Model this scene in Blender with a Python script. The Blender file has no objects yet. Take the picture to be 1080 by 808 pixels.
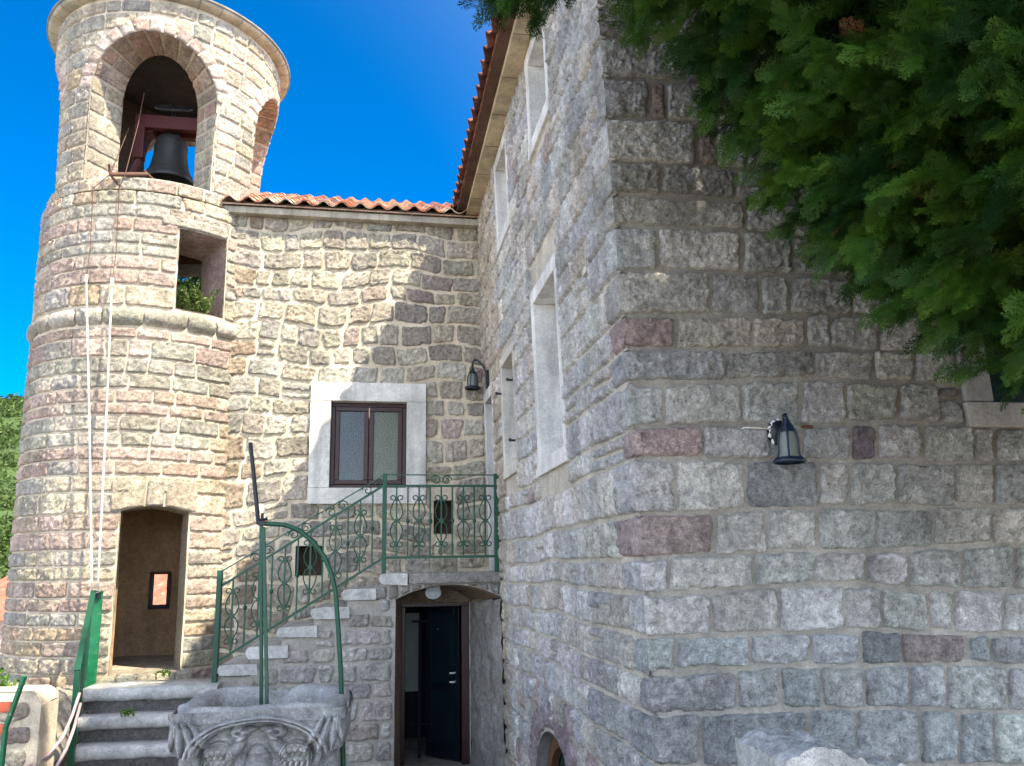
import bpy, bmesh, math, random
import numpy as np
from math import sin, cos, pi, sqrt, radians, atan2, asin
from mathutils import Vector, Matrix

# ---------------------------------------------------------------- camera model (measured from the photograph)
F, PX, PY, ROLL, ZC = 850.0, 540.0, 440.0, 0.016, 1.65
PSI, TH = 0.1690384343, 0.1833976838
_f = np.array([sin(PSI)*cos(TH), cos(PSI)*cos(TH), sin(TH)])
_r0 = np.array([cos(PSI), -sin(PSI), 0.0]); _u0 = np.cross(_r0, _f)
CR = cos(ROLL)*_r0 - sin(ROLL)*_u0; CU = cos(ROLL)*_u0 + sin(ROLL)*_r0
def ray(x, y): return _f + (x-PX)/F*CR - (y-PY)/F*CU
def onY(x, y, Y): d = ray(x, y); p = d*(Y/d[1]); p[2] += ZC; return p
def onX(x, y, X): d = ray(x, y); p = d*(X/d[0]); p[2] += ZC; return p
def yfront(z): return 4.40 + .039*(z-1.65)          # battered front wall of the wing
def xside(z): return 1.48 - .022*(z-1.65)           # battered side wall of the wing
def onB(x, y):
    Y = 4.4
    for _ in range(12): p = onY(x, y, Y); Y = yfront(p[2])
    return p
C = bpy.context.scene.collection
GROUND = -0.75
YM = 10.6                                            # face of the linking house
TCX, TCY = -3.045, 11.5                              # tower axis

# ---------------------------------------------------------------- numpy noise
def _h(ix, iy, iz, seed):
    n = (ix.astype(np.int64)*374761393 + iy.astype(np.int64)*668265263 + iz.astype(np.int64)*2147483647 + seed*1274126177) & 0xFFFFFFFF
    n = ((n ^ (n >> 13))*1274126177) & 0xFFFFFFFF
    n = ((n ^ (n >> 16))*2246822519) & 0xFFFFFFFF
    return ((n ^ (n >> 15)) & 0xFFFFFF)/float(0xFFFFFF)*2-1
def vnoise(p, seed=0):
    p = np.asarray(p, float); i = np.floor(p).astype(np.int64); f = p-i; w = f*f*(3-2*f)
    x, y, z = i[..., 0], i[..., 1], i[..., 2]; wx, wy, wz = w[..., 0], w[..., 1], w[..., 2]
    def L(a, b, t): return a+(b-a)*t
    return L(L(L(_h(x, y, z, seed), _h(x+1, y, z, seed), wx), L(_h(x, y+1, z, seed), _h(x+1, y+1, z, seed), wx), wy),
             L(L(_h(x, y, z+1, seed), _h(x+1, y, z+1, seed), wx), L(_h(x, y+1, z+1, seed), _h(x+1, y+1, z+1, seed), wx), wy), wz)
def fbm(p, octv=3, seed=0, gain=.55):
    p = np.asarray(p, float); a, s, t = 1.0, 0.0, 0.0
    for k in range(octv):
        s = s + a*vnoise(p, seed+k*17); t += a; a *= gain; p = p*2.03+7.1
    return s/t
def st3(a, b, c): return np.stack(np.broadcast_arrays(np.asarray(a, float), np.asarray(b, float), np.asarray(c, float)), -1)

# ---------------------------------------------------------------- mesh builder
class MB:
    def __init__(s): s.V = []; s.Q = []; s.T = []; s.C = []; s.n = 0
    def verts(s, P, col=(1, 1, 1)):
        P = np.asarray(P, float).reshape(-1, 3); b = s.n; s.V.append(P); s.n += len(P)
        c = np.asarray(col, float)
        s.C.append(np.broadcast_to(c, (len(P), 3)) if c.ndim == 1 else c.reshape(-1, 3)); return b
    def quads(s, q, mat=0, smooth=True):
        q = np.asarray(q, np.int64).reshape(-1, 4)
        if len(q): s.Q.append((q, mat, smooth))
    def tris(s, q, mat=0, smooth=True):
        q = np.asarray(q, np.int64).reshape(-1, 3)
        if len(q): s.T.append((q, mat, smooth))
    def grid(s, P, col=(1, 1, 1), mat=0, smooth=True, wrap=False):
        n, m = P.shape[:2]; b = s.verts(P, col); i = np.arange(n*m).reshape(n, m)+b
        if wrap: i = np.concatenate([i, i[:1]], 0)
        s.quads(np.stack([i[:-1, :-1], i[1:, :-1], i[1:, 1:], i[:-1, 1:]], -1), mat, smooth)
    def hexa(s, p, mat=0, col=(1, 1, 1)):           # 8 points: bottom 4, top 4
        b = s.verts(p, col)
        s.quads(np.array([[0, 3, 2, 1], [4, 5, 6, 7], [0, 1, 5, 4], [1, 2, 6, 5], [2, 3, 7, 6], [3, 0, 4, 7]])+b, mat, False)
    def box(s, x0, x1, y0, y1, z0, z1, mat=0, col=(1, 1, 1)):
        s.hexa([(x0, y0, z0), (x1, y0, z0), (x1, y1, z0), (x0, y1, z0), (x0, y0, z1), (x1, y0, z1), (x1, y1, z1), (x0, y1, z1)], mat, col)
    def bar(s, a, b, w, h, mat=0, up=(0, 0, 1), col=(1, 1, 1)):
        a = np.array(a, float); b = np.array(b, float); d = b-a; d /= np.linalg.norm(d)
        x = np.cross(d, np.array(up, float))
        if np.linalg.norm(x) < 1e-4: x = np.cross(d, np.array([1., 0, 0]))
        x /= np.linalg.norm(x); z = np.cross(x, d); P = []
        for p in (a, b):
            for sx, sz in ((-1, -1), (1, -1), (1, 1), (-1, 1)): P.append(p+x*sx*w/2+z*sz*h/2)
        bb = s.verts(P, col)
        s.quads(np.array([[0, 1, 2, 3], [7, 6, 5, 4], [0, 4, 5, 1], [1, 5, 6, 2], [2, 6, 7, 3], [3, 7, 4, 0]])+bb, mat, False)
    def tube(s, path, r, k=8, mat=0, col=(1, 1, 1), cap=True):
        P = np.asarray(path, float); n = len(P); R = np.broadcast_to(np.asarray(r, float), (n,))
        T = np.gradient(P, axis=0); T /= np.linalg.norm(T, axis=1)[:, None]+1e-12
        ref = np.array([0, 0, 1.]) if abs(T[0][2]) < .9 else np.array([1., 0, 0])
        x = np.cross(T[0], ref); x /= np.linalg.norm(x); G = []
        for i in range(n):
            x = x-T[i]*(x@T[i]); x /= np.linalg.norm(x)+1e-12; y = np.cross(T[i], x)
            a = np.arange(k)*2*pi/k
            G.append(P[i]+R[i]*(np.cos(a)[:, None]*x+np.sin(a)[:, None]*y))
        G = np.array(G); b = s.verts(G, col); i = np.arange(n*k).reshape(n, k)+b; j = np.roll(i, -1, 1)
        s.quads(np.stack([i[:-1], j[:-1], j[1:], i[1:]], -1), mat, True)
        if cap:
            for row in (i[0], i[-1]):
                for q in range(1, k-1): s.tris([[row[0], row[q], row[q+1]]], mat, False)
    def lathe(s, prof, cx, cy, k=48, mat=0, col=(1, 1, 1), a0=0, a1=2*pi):
        A = np.linspace(a0, a1, k+1); pr = np.array(prof, float)
        s.grid(st3(cx+np.sin(A)[:, None]*pr[None, :, 0], cy-np.cos(A)[:, None]*pr[None, :, 0], pr[None, :, 1]+0*A[:, None]), col, mat)
    def build(s, name, mats, parent=None, bevel=0, merge=False):
        me = bpy.data.meshes.new(name)
        V = np.concatenate(s.V); me.vertices.add(len(V)); me.vertices.foreach_set('co', V.astype(np.float32).ravel())
        fl, ls, mi, sm = [], [], [], []
        for arr, k in ((s.Q, 4), (s.T, 3)):
            for q, m, sh in arr:
                fl.append(q.ravel()); ls.append(np.full(len(q), k)); mi.append(np.full(len(q), m)); sm.append(np.full(len(q), sh))
        fl = np.concatenate(fl); ls = np.concatenate(ls)
        me.loops.add(len(fl)); me.loops.foreach_set('vertex_index', fl.astype(np.int32))
        me.polygons.add(len(ls)); me.polygons.foreach_set('loop_start', (np.cumsum(ls)-ls).astype(np.int32))
        me.polygons.foreach_set('material_index', np.concatenate(mi).astype(np.int32))
        me.polygons.foreach_set('use_smooth', np.concatenate(sm).astype(bool))
        at = me.attributes.new('tint', 'FLOAT_COLOR', 'POINT'); cc = np.ones((len(V), 4), np.float32); cc[:, :3] = np.concatenate(s.C)
        at.data.foreach_set('color', cc.ravel())
        me.update(calc_edges=True); me.validate()
        for m in (mats if isinstance(mats, (list, tuple)) else [mats]): me.materials.append(m)
        return link(name, me, parent, bevel)
def link(name, me, parent=None, bevel=0):
    o = bpy.data.objects.new(name, me); C.objects.link(o)
    if parent is not None: setpar(o, parent)
    if bevel:
        b = o.modifiers.new('bevel', 'BEVEL'); b.width = bevel; b.segments = 2; b.limit_method = 'ANGLE'; b.angle_limit = radians(40)
    return o
def wloc(o):
    v = Vector((0, 0, 0))
    while o is not None:
        v += o.location + o.matrix_parent_inverse.translation; o = o.parent
    return v
def setpar(o, parent): o.parent = parent; o.matrix_parent_inverse = Matrix.Translation(-wloc(parent))
def thing(name, loc, label, cat, group=None):
    o = bpy.data.objects.new(name, None); C.objects.link(o); o.location = loc; o.empty_display_size = .2
    return tag(o, label, cat, group)
def tag(o, label=None, cat=None, group=None, kind=None):
    if label: o['label'] = label
    if cat: o['category'] = cat
    if group: o['group'] = group
    if kind: o['kind'] = kind
    return o

# ---------------------------------------------------------------- materials
def nt(name):
    m = bpy.data.materials.new(name); m.use_nodes = True; t = m.node_tree; b = t.nodes['Principled BSDF']; return m, t, b
def N(t, ty, **kw):
    n = t.nodes.new(ty)
    for k, v in kw.items():
        if k in n.inputs: n.inputs[k].default_value = v
        else: setattr(n, k, v)
    return n
def noise(t, co, scale, detail=6, rough=.6):
    n = N(t, 'ShaderNodeTexNoise'); n.inputs['Scale'].default_value = scale; n.inputs['Detail'].default_value = detail; n.inputs['Roughness'].default_value = rough
    t.links.new(co, n.inputs['Vector']); return n
def ramp(t, fac, stops):
    r = N(t, 'ShaderNodeValToRGB'); e = r.color_ramp.elements
    while len(e) < len(stops): e.new(.5)
    for k, (p, c) in enumerate(stops): e[k].position = p; e[k].color = (c, c, c, 1) if not isinstance(c, (tuple, list)) else (*c, 1)
    t.links.new(fac, r.inputs['Fac']); return r
def mul(t, a, b, fac=1.0, mode='MULTIPLY'):
    m = N(t, 'ShaderNodeMix'); m.data_type = 'RGBA'; m.blend_type = mode; m.inputs[0].default_value = fac
    t.links.new(a, m.inputs[6]); t.links.new(b, m.inputs[7]); return m.outputs[2]
def stone_mat(name, scale=1.0, rough=.92, bump=.6, dist=.008, lo=.62, hi=1.22, pits=.55, stain=None, tint=None, streak=.84):
    m, t, b = nt(name); co = N(t, 'ShaderNodeTexCoord').outputs['Object']
    base = N(t, 'ShaderNodeAttribute', attribute_name='tint').outputs['Color'] if tint is None else None
    if base is None:
        rgb = N(t, 'ShaderNodeRGB'); rgb.outputs[0].default_value = (*tint, 1); base = rgb.outputs[0]
    n1 = noise(t, co, 19*scale, 9, .72); n2 = noise(t, co, 85*scale, 6, .75); n3 = noise(t, co, 2.2*scale, 4, .6)
    c = mul(t, base, ramp(t, n1.outputs[0], [(.34, lo), (.66, hi)]).outputs[0])
    c = mul(t, c, ramp(t, n2.outputs[0], [(.36, pits), (.5, 1.0), (.68, 1.2)]).outputs[0])
    c = mul(t, c, ramp(t, n3.outputs[0], [(.32, .76), (.68, 1.16)]).outputs[0])
    mp = N(t, 'ShaderNodeMapping'); mp.inputs['Scale'].default_value = (5, 5, .7); t.links.new(co, mp.inputs['Vector']); n6 = noise(t, mp.outputs[0], 1.0, 5, .6)   # rain streaks
    c = mul(t, c, ramp(t, n6.outputs[0], [(.36, streak), (.56, 1.04)]).outputs[0])
    if stain:
        n4 = noise(t, co, 3.7*scale, 7, .7); mx = N(t, 'ShaderNodeMix'); mx.data_type = 'RGBA'
        t.links.new(ramp(t, n4.outputs[0], [(.55, 0.), (.72, .65)]).outputs[0], mx.inputs[0]); t.links.new(c, mx.inputs[6]); mx.inputs[7].default_value = (*stain, 1); c = mx.outputs[2]
    t.links.new(c, b.inputs['Base Color']); b.inputs['Roughness'].default_value = rough; b.inputs['Specular IOR Level'].default_value = .25
    ad = N(t, 'ShaderNodeMath', operation='MULTIPLY_ADD'); t.links.new(n2.outputs[0], ad.inputs[0]); ad.inputs[1].default_value = .8
    n5 = noise(t, co, 26*scale, 5, .62); t.links.new(n5.outputs[0], ad.inputs[2])
    bp = N(t, 'ShaderNodeBump'); bp.inputs['Strength'].default_value = bump; bp.inputs['Distance'].default_value = dist
    t.links.new(ad.outputs[0], bp.inputs['Height']); t.links.new(bp.outputs[0], b.inputs['Normal']); return m
def paint_mat(name, col, rough=.45, wear=None, metal=0, bump=.15, scale=30, spec=.4):
    m, t, b = nt(name); co = N(t, 'ShaderNodeTexCoord').outputs['Object']
    rgb = N(t, 'ShaderNodeRGB'); rgb.outputs[0].default_value = (*col, 1); n = noise(t, co, scale, 6, .6)
    c = mul(t, rgb.outputs[0], ramp(t, n.outputs[0], [(.3, .78), (.7, 1.18)]).outputs[0])
    if wear:
        n2 = noise(t, co, scale*.9, 8, .75); mx = N(t, 'ShaderNodeMix'); mx.data_type = 'RGBA'
        t.links.new(ramp(t, n2.outputs[0], [(.60, 0.), (.66, 1.)]).outputs[0], mx.inputs[0]); t.links.new(c, mx.inputs[6]); mx.inputs[7].default_value = (*wear, 1); c = mx.outputs[2]
    t.links.new(c, b.inputs['Base Color']); b.inputs['Roughness'].default_value = rough; b.inputs['Metallic'].default_value = metal; b.inputs['Specular IOR Level'].default_value = spec
    bp = N(t, 'ShaderNodeBump'); bp.inputs['Strength'].default_value = bump; bp.inputs['Distance'].default_value = .004
    t.links.new(n.outputs[0], bp.inputs['Height']); t.links.new(bp.outputs[0], b.inputs['Normal']); return m
def glass_mat(name, col, rough=.12, bump=.3):
    m, t, b = nt(name); co = N(t, 'ShaderNodeTexCoord').outputs['Object']
    n0 = noise(t, co, 1.3, 3, .5); rgb = N(t, 'ShaderNodeRGB'); rgb.outputs[0].default_value = (*col, 1)
    c = mul(t, rgb.outputs[0], ramp(t, n0.outputs[0], [(.3, .7), (.7, 1.3)]).outputs[0]); t.links.new(c, b.inputs['Base Color'])
    b.inputs['Roughness'].default_value = rough; b.inputs['Specular IOR Level'].default_value = .5
    v = N(t, 'ShaderNodeTexVoronoi'); v.inputs['Scale'].default_value = 55; t.links.new(co, v.inputs['Vector'])
    bp = N(t, 'ShaderNodeBump'); bp.inputs['Strength'].default_value = bump; bp.inputs['Distance'].default_value = .004
    t.links.new(v.outputs[0], bp.inputs['Height']); t.links.new(bp.outputs[0], b.inputs['Normal']); return m
def leaf_mat(name, sub=.25, rough=.6, dead=None):
    m, t, b = nt(name); at = N(t, 'ShaderNodeAttribute', attribute_name='tint')
    co = N(t, 'ShaderNodeTexCoord').outputs['Object']; n = noise(t, co, 3, 4, .6)
    c = mul(t, at.outputs['Color'], ramp(t, n.outputs[0], [(.3, .6), (.7, 1.4)]).outputs[0])
    t.links.new(c, b.inputs['Base Color']); b.inputs['Roughness'].default_value = rough; b.inputs['Specular IOR Level'].default_value = .25
    tr = N(t, 'ShaderNodeBsdfTranslucent'); t.links.new(c, tr.inputs['Color']); mx = N(t, 'ShaderNodeMixShader'); mx.inputs[0].default_value = sub
    t.links.new(b.outputs[0], mx.inputs[1]); t.links.new(tr.outputs[0], mx.inputs[2])
    t.links.new(mx.outputs[0], t.nodes['Material Output'].inputs['Surface']); return m

M_ST = stone_mat('rough_stone', 1, bump=1.0, dist=.035, lo=.64, hi=1.36, pits=.60)
M_MO = stone_mat('lime_mortar', 1.3, bump=.8, dist=.012, lo=.8, hi=1.15, pits=.75)
M_CUT = stone_mat('dressed_stone', .8, bump=.4, dist=.005, lo=.82, hi=1.08, pits=.82, streak=.75)
M_TREAD = stone_mat('worn_tread_stone', 1, bump=.6, dist=.008, lo=.7, hi=1.15, pits=.7, stain=(.22, .21, .19))
M_STAIN = stone_mat('streaked_plaster', .9, bump=1, dist=.02, lo=.6, hi=1.2, pits=.6, stain=(.17, .155, .13))
M_PLAST = stone_mat('old_plaster', .7, bump=.5, dist=.008, lo=.7, hi=1.15, pits=.8)
M_CARVE = stone_mat('carved_limestone', 1.2, bump=.7, dist=.006, lo=.72, hi=1.2, pits=.6)
M_TILE = stone_mat('clay_tile', 1.5, bump=.5, dist=.004, lo=.7, hi=1.2, pits=.7, stain=(.55, .47, .36))
M_GREEN = paint_mat('green_iron_paint', (.004, .060, .030), .42, wear=(.055, .032, .018), bump=.3, scale=34)
M_GREENW = paint_mat('worn_green_paint', (.006, .13, .05), .38, wear=(.42, .36, .27), scale=16)
M_IRON = paint_mat('dark_iron', (.02, .022, .024), .55, bump=.3)
M_BLACK = paint_mat('black_lantern_metal', (.012, .016, .022), .4)
M_BELL = paint_mat('bell_bronze', (.035, .037, .036), .5, metal=.35, bump=.25, scale=14)
M_RED = paint_mat('red_painted_beam', (.07, .010, .007), .6, scale=12)
M_WOOD = paint_mat('brown_timber', (.13, .065, .028), .6, scale=22)
M_WINE = paint_mat('dark_brown_window_paint', (.036, .012, .010), .4, scale=20)
M_ROPE = paint_mat('pale_rope', (.62, .57, .5), .85, scale=60)
M_RUST = paint_mat('rusty_steel', (.11, .055, .035), .8, scale=40, bump=.4)
M_GL1 = glass_mat('frosted_glass_dark', (.022, .042, .042), .2)
M_GL2 = glass_mat('frosted_glass_green_reflection', (.085, .105, .06), .2)  # lighter green tone stands in for reflections in the right pane
M_GLD = glass_mat('door_glass', (.008, .018, .025), .12, .05)
M_GLC = glass_mat('lantern_glass', (.14, .15, .14), .15, .1)
M_BLUE = paint_mat('blue_door_paint', (.004, .009, .014), .4)
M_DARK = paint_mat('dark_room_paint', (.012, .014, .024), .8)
M_WHITE = paint_mat('white_paint', (.78, .78, .76), .5)
M_GREYW = paint_mat('grey_shutter_board', (.5, .53, .56), .6, scale=6)
M_LEAF = leaf_mat('cypress_foliage', .22)
M_PLANT = leaf_mat('plant_leaves', .3)
M_BARK = stone_mat('bark', 1.4, bump=1, dist=.02, tint=(.13, .085, .055))
M_HOSE = paint_mat('pale_pink_hose', (.42, .31, .31), .5)
M_SLAT = paint_mat('red_bench_slat', (.6, .13, .05), .5, scale=18)
M_SOIL = stone_mat('earth_and_rubble', .8, bump=1, dist=.03)

# ---------------------------------------------------------------- masonry
EDGE = .016
def smooth_prof(x): x = np.clip(x, 0, 1); return 1-(1-x)**2.6
def stone(mb, fmap, quad, h, res, seed, col, keep=(0, 0, 0, 0), bev=.03, rough=.008, rc=.05, wob=.012, mat=0, frq=9, nmax=64):
    (a, b, c, d) = [np.array(q, float) for q in quad]               # bl br tr tl
    w = (np.linalg.norm(b-a)+np.linalg.norm(c-d))/2; hh = (np.linalg.norm(d-a)+np.linalg.norm(c-b))/2
    n = int(np.clip(w/res, 5, nmax)); m = int(np.clip(hh/res, 5, nmax))
    def sp(k): t = np.linspace(0, 1, k+1); return .72*t+.28*(.5-.5*np.cos(pi*t))
    s = sp(n)[:, None]; t = sp(m)[None, :]
    U = (a[0]*(1-s)+b[0]*s)*(1-t)+(d[0]*(1-s)+c[0]*s)*t; V = (a[1]*(1-s)+b[1]*s)*(1-t)+(d[1]*(1-s)+c[1]*s)*t
    big = 9.0; o = s*0+t*0
    dx = np.minimum(big if keep[0] else s*w, big if keep[1] else (1-s)*w)+o; dy = np.minimum(big if keep[2] else t*hh, big if keep[3] else (1-t)*hh)+o
    r = min(rc, w*.35, hh*.35)
    q = np.where((dx < r) & (dy < r), r-np.sqrt((r-np.minimum(dx, r))**2+(r-np.minimum(dy, r))**2), np.minimum(dx, dy))
    D = q + wob*fbm(st3(U*13, V*13, seed*3.7), 3, 5) - wob*.12
    edge = (np.minimum(dx, dy) <= 1e-9); D = np.where(edge, -1, D)
    pr = smooth_prof(D/bev)
    lum = fbm(st3(U*frq, V*frq, seed*1.9), 4, 11, .62)
    tilt = ((seed*7919) % 97/97-.5)*.28*(s-.5)+((seed*104729) % 89/89-.5)*.28*(t-.5)
    lum2 = fbm(st3(U*frq*2.6, V*frq*2.6, seed*2.3), 3, 29, .7)
    H = -.024+(h*(1+tilt)+.024)*pr+rough*(lum*1.3+lum2*1.5+1.2*fbm(st3(U*frq*5.5, V*frq*5.5, seed), 2, 41, .8))*pr
    H = np.maximum(H, -.024+(h*.4+.024)*pr)
    if keep[0]: e = np.clip(s*w/.06, 0, 1)+o; H = np.where(H < 0, H, EDGE*(1-e)+H*e) if False else (EDGE*(1-e)+H*e)*(pr > .5)+H*(pr <= .5)
    cv = np.asarray(col, float)[None, None, :]*(1+.30*lum[..., None]+.30*lum2[..., None]+.12*fbm(st3(U*3, V*3, seed), 2, 3)[..., None])
    mb.grid(fmap(U, V, H), np.clip(cv, .01, .9), mat)
def free(u0, u1, blk):
    iv = [(u0, u1)]
    for a, b in blk:
        nx = []
        for p, q in iv:
            if b <= p or a >= q: nx.append((p, q)); continue
            if a > p: nx.append((p, a))
            if b < q: nx.append((b, q))
        iv = nx
    return iv
def split(rng, p, q, wmin, wmax):
    L = q-p
    if L < wmin*.35: return []
    out = [p]; x = p
    while q-x > wmax*1.15:
        w = rng.uniform(wmin, wmax)*(1.25 if rng.random() < .12 else 1)
        if q-(x+w) < wmin*.7: w = (q-x)/2
        x += w; out.append(x)
    out.append(q); return out
def rows_fill(mb, fmap, rng, rows, u0, u1, wmin, wmax, gap, blocks, colf, h=.018, res=.03, keepL=False, keepR=False, rough=.008, bev=.03, rc=.05, wob=.012, jit=.012, split_p=0.0, end=None, frq=9):
    for ri, (v0, v1) in enumerate(rows):
        blk = [i for f in blocks for i in f(v0, v1)]
        for (p, q) in free(u0, u1, blk):
            js = split(rng, p, q, wmin, wmax)
            for k in range(len(js)-1):
                a, b = js[k], js[k+1]; kl = keepL and k == 0 and abs(a-u0) < 1e-6; kr = keepR and k == len(js)-2 and abs(b-u1) < 1e-6
                parts = [(v0, v1)]
                if split_p and not kl and rng.random() < split_p and b-a < wmax*.9: mid = v0+(v1-v0)*rng.uniform(.4, .6); parts = [(v0, mid), (mid, v1)]
                for (w0, w1) in parts:
                    g = gap/2; J = lambda: rng.uniform(-jit, jit)
                    al, bl = a+(0 if kl else g), b-(0 if kr else g)
                    if kl and end: al0, al1 = end(w0+g), end(w1-g)
                    else: al0, al1 = al+J()*(0 if kl else 1), al+J()*(0 if kl else 1)
                    qd = [(al0, w0+g+(0 if kl else J()*.7)), (bl+J()*(0 if kr else 1), w0+g+J()*.7), (bl+J()*(0 if kr else 1), w1-g+J()*.7), (al1, w1-g-(0 if kl else J()*.7))]
                    stone(mb, fmap, qd, h*rng.uniform(.6, 1.35), res, rng.randint(1, 99999), colf(rng, ri, (a+b)/2, (w0+w1)/2), (kl, kr, 0, 0), bev, rough, rc, wob, frq=frq)
def sheet(mb, fmap, u0, u1, v0, v1, openings, du, mat=1, col=(1, 1, 1), nz=.005, dv=None, off=-.007):
    """mortar bed with real holes: openings are (ua, ub, bottom(u), top(u))"""
    br = set(np.round(np.linspace(u0 if not callable(u0) else 0, u1, max(2, int((u1-(u0 if not callable(u0) else 0))/du)+1)), 6))
    for (a, b, bo, to) in openings:
        for x in np.linspace(max(a, u0), min(b, u1), 25): br.add(round(float(x), 6))
    br = sorted(br); dv = dv or du
    V0 = v0 if callable(v0) else (lambda u: v0); V1 = v1 if callable(v1) else (lambda u: v1)
    for i in range(len(br)-1):
        ua, ub = br[i], br[i+1]
        if ub-ua < 1e-5: continue
        um = (ua+ub)/2; ops = sorted([o for o in openings if o[0] <= um <= o[1]], key=lambda o: o[2](um))
        segs = []; la, lb = V0(ua), V0(ub)
        for o in ops: segs.append((la, lb, o[2](ua), o[2](ub))); la, lb = o[3](ua), o[3](ub)
        segs.append((la, lb, V1(ua), V1(ub)))
        for (a0, b0, a1, b1) in segs:
            if max(a1-a0, b1-b0) < 1e-4: continue
            k = max(1, int(max(a1-a0, b1-b0)/dv)); t = np.linspace(0, 1, k+1)
            U = np.stack([np.full(k+1, ua), np.full(k+1, ub)]); V = np.stack([a0+(a1-a0)*t, b0+(b1-b0)*t])
            H = off+nz*fbm(st3(U*7, V*7, 3.3), 3, 9)
            mb.grid(fmap(U, V, H), col, mat)
def rect(a, b, c, d): return (a, b, (lambda u: c), (lambda u: d))
def rblk(a, b, c, d): return lambda v0, v1: [(a, b)] if (v1 > c+.02 and v0 < d-.02) else []
PINK = (.40, .255, .225); GREY = (.60, .595, .555); CREAM = (.50, .44, .335); DGREY = (.42, .415, .395); WARM = (.62, .575, .49)
def vary(rng, c, a=.16):
    k = 1+rng.uniform(-a, a); return (c[0]*k*(1+rng.uniform(-.04, .04)), c[1]*k, c[2]*k*(1+rng.uniform(-.05, .05)))

# ---------------------------------------------------------------- helpers on mapped surfaces
def mhexa(mb, fm, u0, u1, v0, v1, h0, h1, mat=0, col=(1, 1, 1)):
    P = [(u0, v0, h0), (u1, v0, h0), (u1, v0, h1), (u0, v0, h1), (u0, v1, h0), (u1, v1, h0), (u1, v1, h1), (u0, v1, h1)]
    mb.hexa([fm(np.array(a, float), np.array(b, float), np.array(c, float)) for a, b, c in P], mat, col)
def lin(poly, x):
    for (x0, y0), (x1, y1) in zip(poly[:-1], poly[1:]):
        if x <= x1 or (x1, y1) == poly[-1]: return y0+(y1-y0)*(x-x0)/(x1-x0)
def loft(mb, A, B, k, mat=0, col=(1, 1, 1), nz=.006):
    A = np.array(A, float); B = np.array(B, float); t = np.linspace(0, 1, k+1)[None, :, None]
    P = A[:, None]*(1-t)+B[:, None]*t; P = P+nz*fbm(P*8, 3, 21)[..., None]; mb.grid(P, col, mat)

# ================================================================ STONE WING (right-hand building)
wing = thing('stone_wing', (1.48, 4.4, GROUND), 'large grey stone building filling the right half, with white framed windows along its side wall', 'building')
def fmapB(u, v, h):
    s = xside(v)-1.48; return st3(u+s*np.clip(1-(u-1.48)/4, 0, 1), yfront(v)-h, v)
def fmapW(u, v, h):
    s = yfront(v)-4.40; return st3(xside(v)-h, u+s*np.clip((YM-u)/6.2, 0, 1), v)
def uvB(px, py):
    p = onB(px, py); s = xside(p[2])-1.48; return (p[0]-s*1.37)/(1-s/4), p[2]
Ls = [
 [(650, 43), (730, 45), (1080, 60)],
 [(650, 83), (681, 85.5), (722, 87), (746, 90), (1080, 108)],
 [(652, 126), (685, 127), (728, 129), (760, 129), (1080, 147)],
 [(653, 171), (701, 174), (754, 176), (789, 180), (1080, 194)],
 [(655, 205.5), (707, 206), (771, 210.6), (818, 214.7), (882, 220), (1080, 231)],
 [(657, 239), (701, 241), (746, 244), (783, 243), (834, 248), (888, 254.6), (946, 260), (1080, 266)],
 [(659, 286), (734, 285), (783, 288), (803, 291), (860, 290), (897, 294), (1080, 298)],
 [(662, 332.5), (767, 332), (803, 333), (901, 331), (954, 333), (1080, 340)],
 [(665, 368), (791, 369), (852, 368), (927, 370), (974, 371), (1080, 371)],
 [(666, 403.5), (726, 405.6), (767, 401), (857, 400), (921, 403.5), (962, 403.5), (1020, 406.6), (1080, 408)],
 [(670, 451.5), (701, 449.5), (781, 448.5), (860, 451.5), (893, 447.5), (948, 445.4), (1021, 448.5), (1080, 453.6)],
 [(672, 484), (740, 484), (811, 485), (921, 487), (974, 487), (1080, 490)],
 [(673, 542), (715, 541), (783, 540), (791, 536), (860, 535), (946, 534), (990, 535), (1080, 533)],
 [(676, 589), (707, 588), (754, 585), (807, 583), (860, 580), (921, 582), (982, 577), (1044, 575), (1080, 575)],
 [(681, 626), (709, 626), (750, 625), (797, 618), (856, 617), (911, 615), (954, 622), (1011, 623), (1080, 623)],
 [(684, 672.6), (711, 672.6), (754, 669.6), (823, 668.5), (860, 666), (927, 664.5), (974, 667.5), (1080, 668.5)],
 [(687, 711.4), (716, 707.4), (779, 705), (854, 701), (909, 704), (950, 700), (1023, 700), (1080, 702)],
 [(689, 754), (738, 751), (779, 750), (852, 748), (909, 748), (970, 748), (1009, 749), (1080, 751)],
 [(693, 808), (770, 808), (860, 806), (970, 806), (1080, 808)],
 [(696, 858), (1080, 856)], [(699, 910), (1080, 905)], [(702, 968), (1080, 962)], [(705, 1030), (1080, 1020)], [(708, 1090), (1080, 1075)]]
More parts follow.
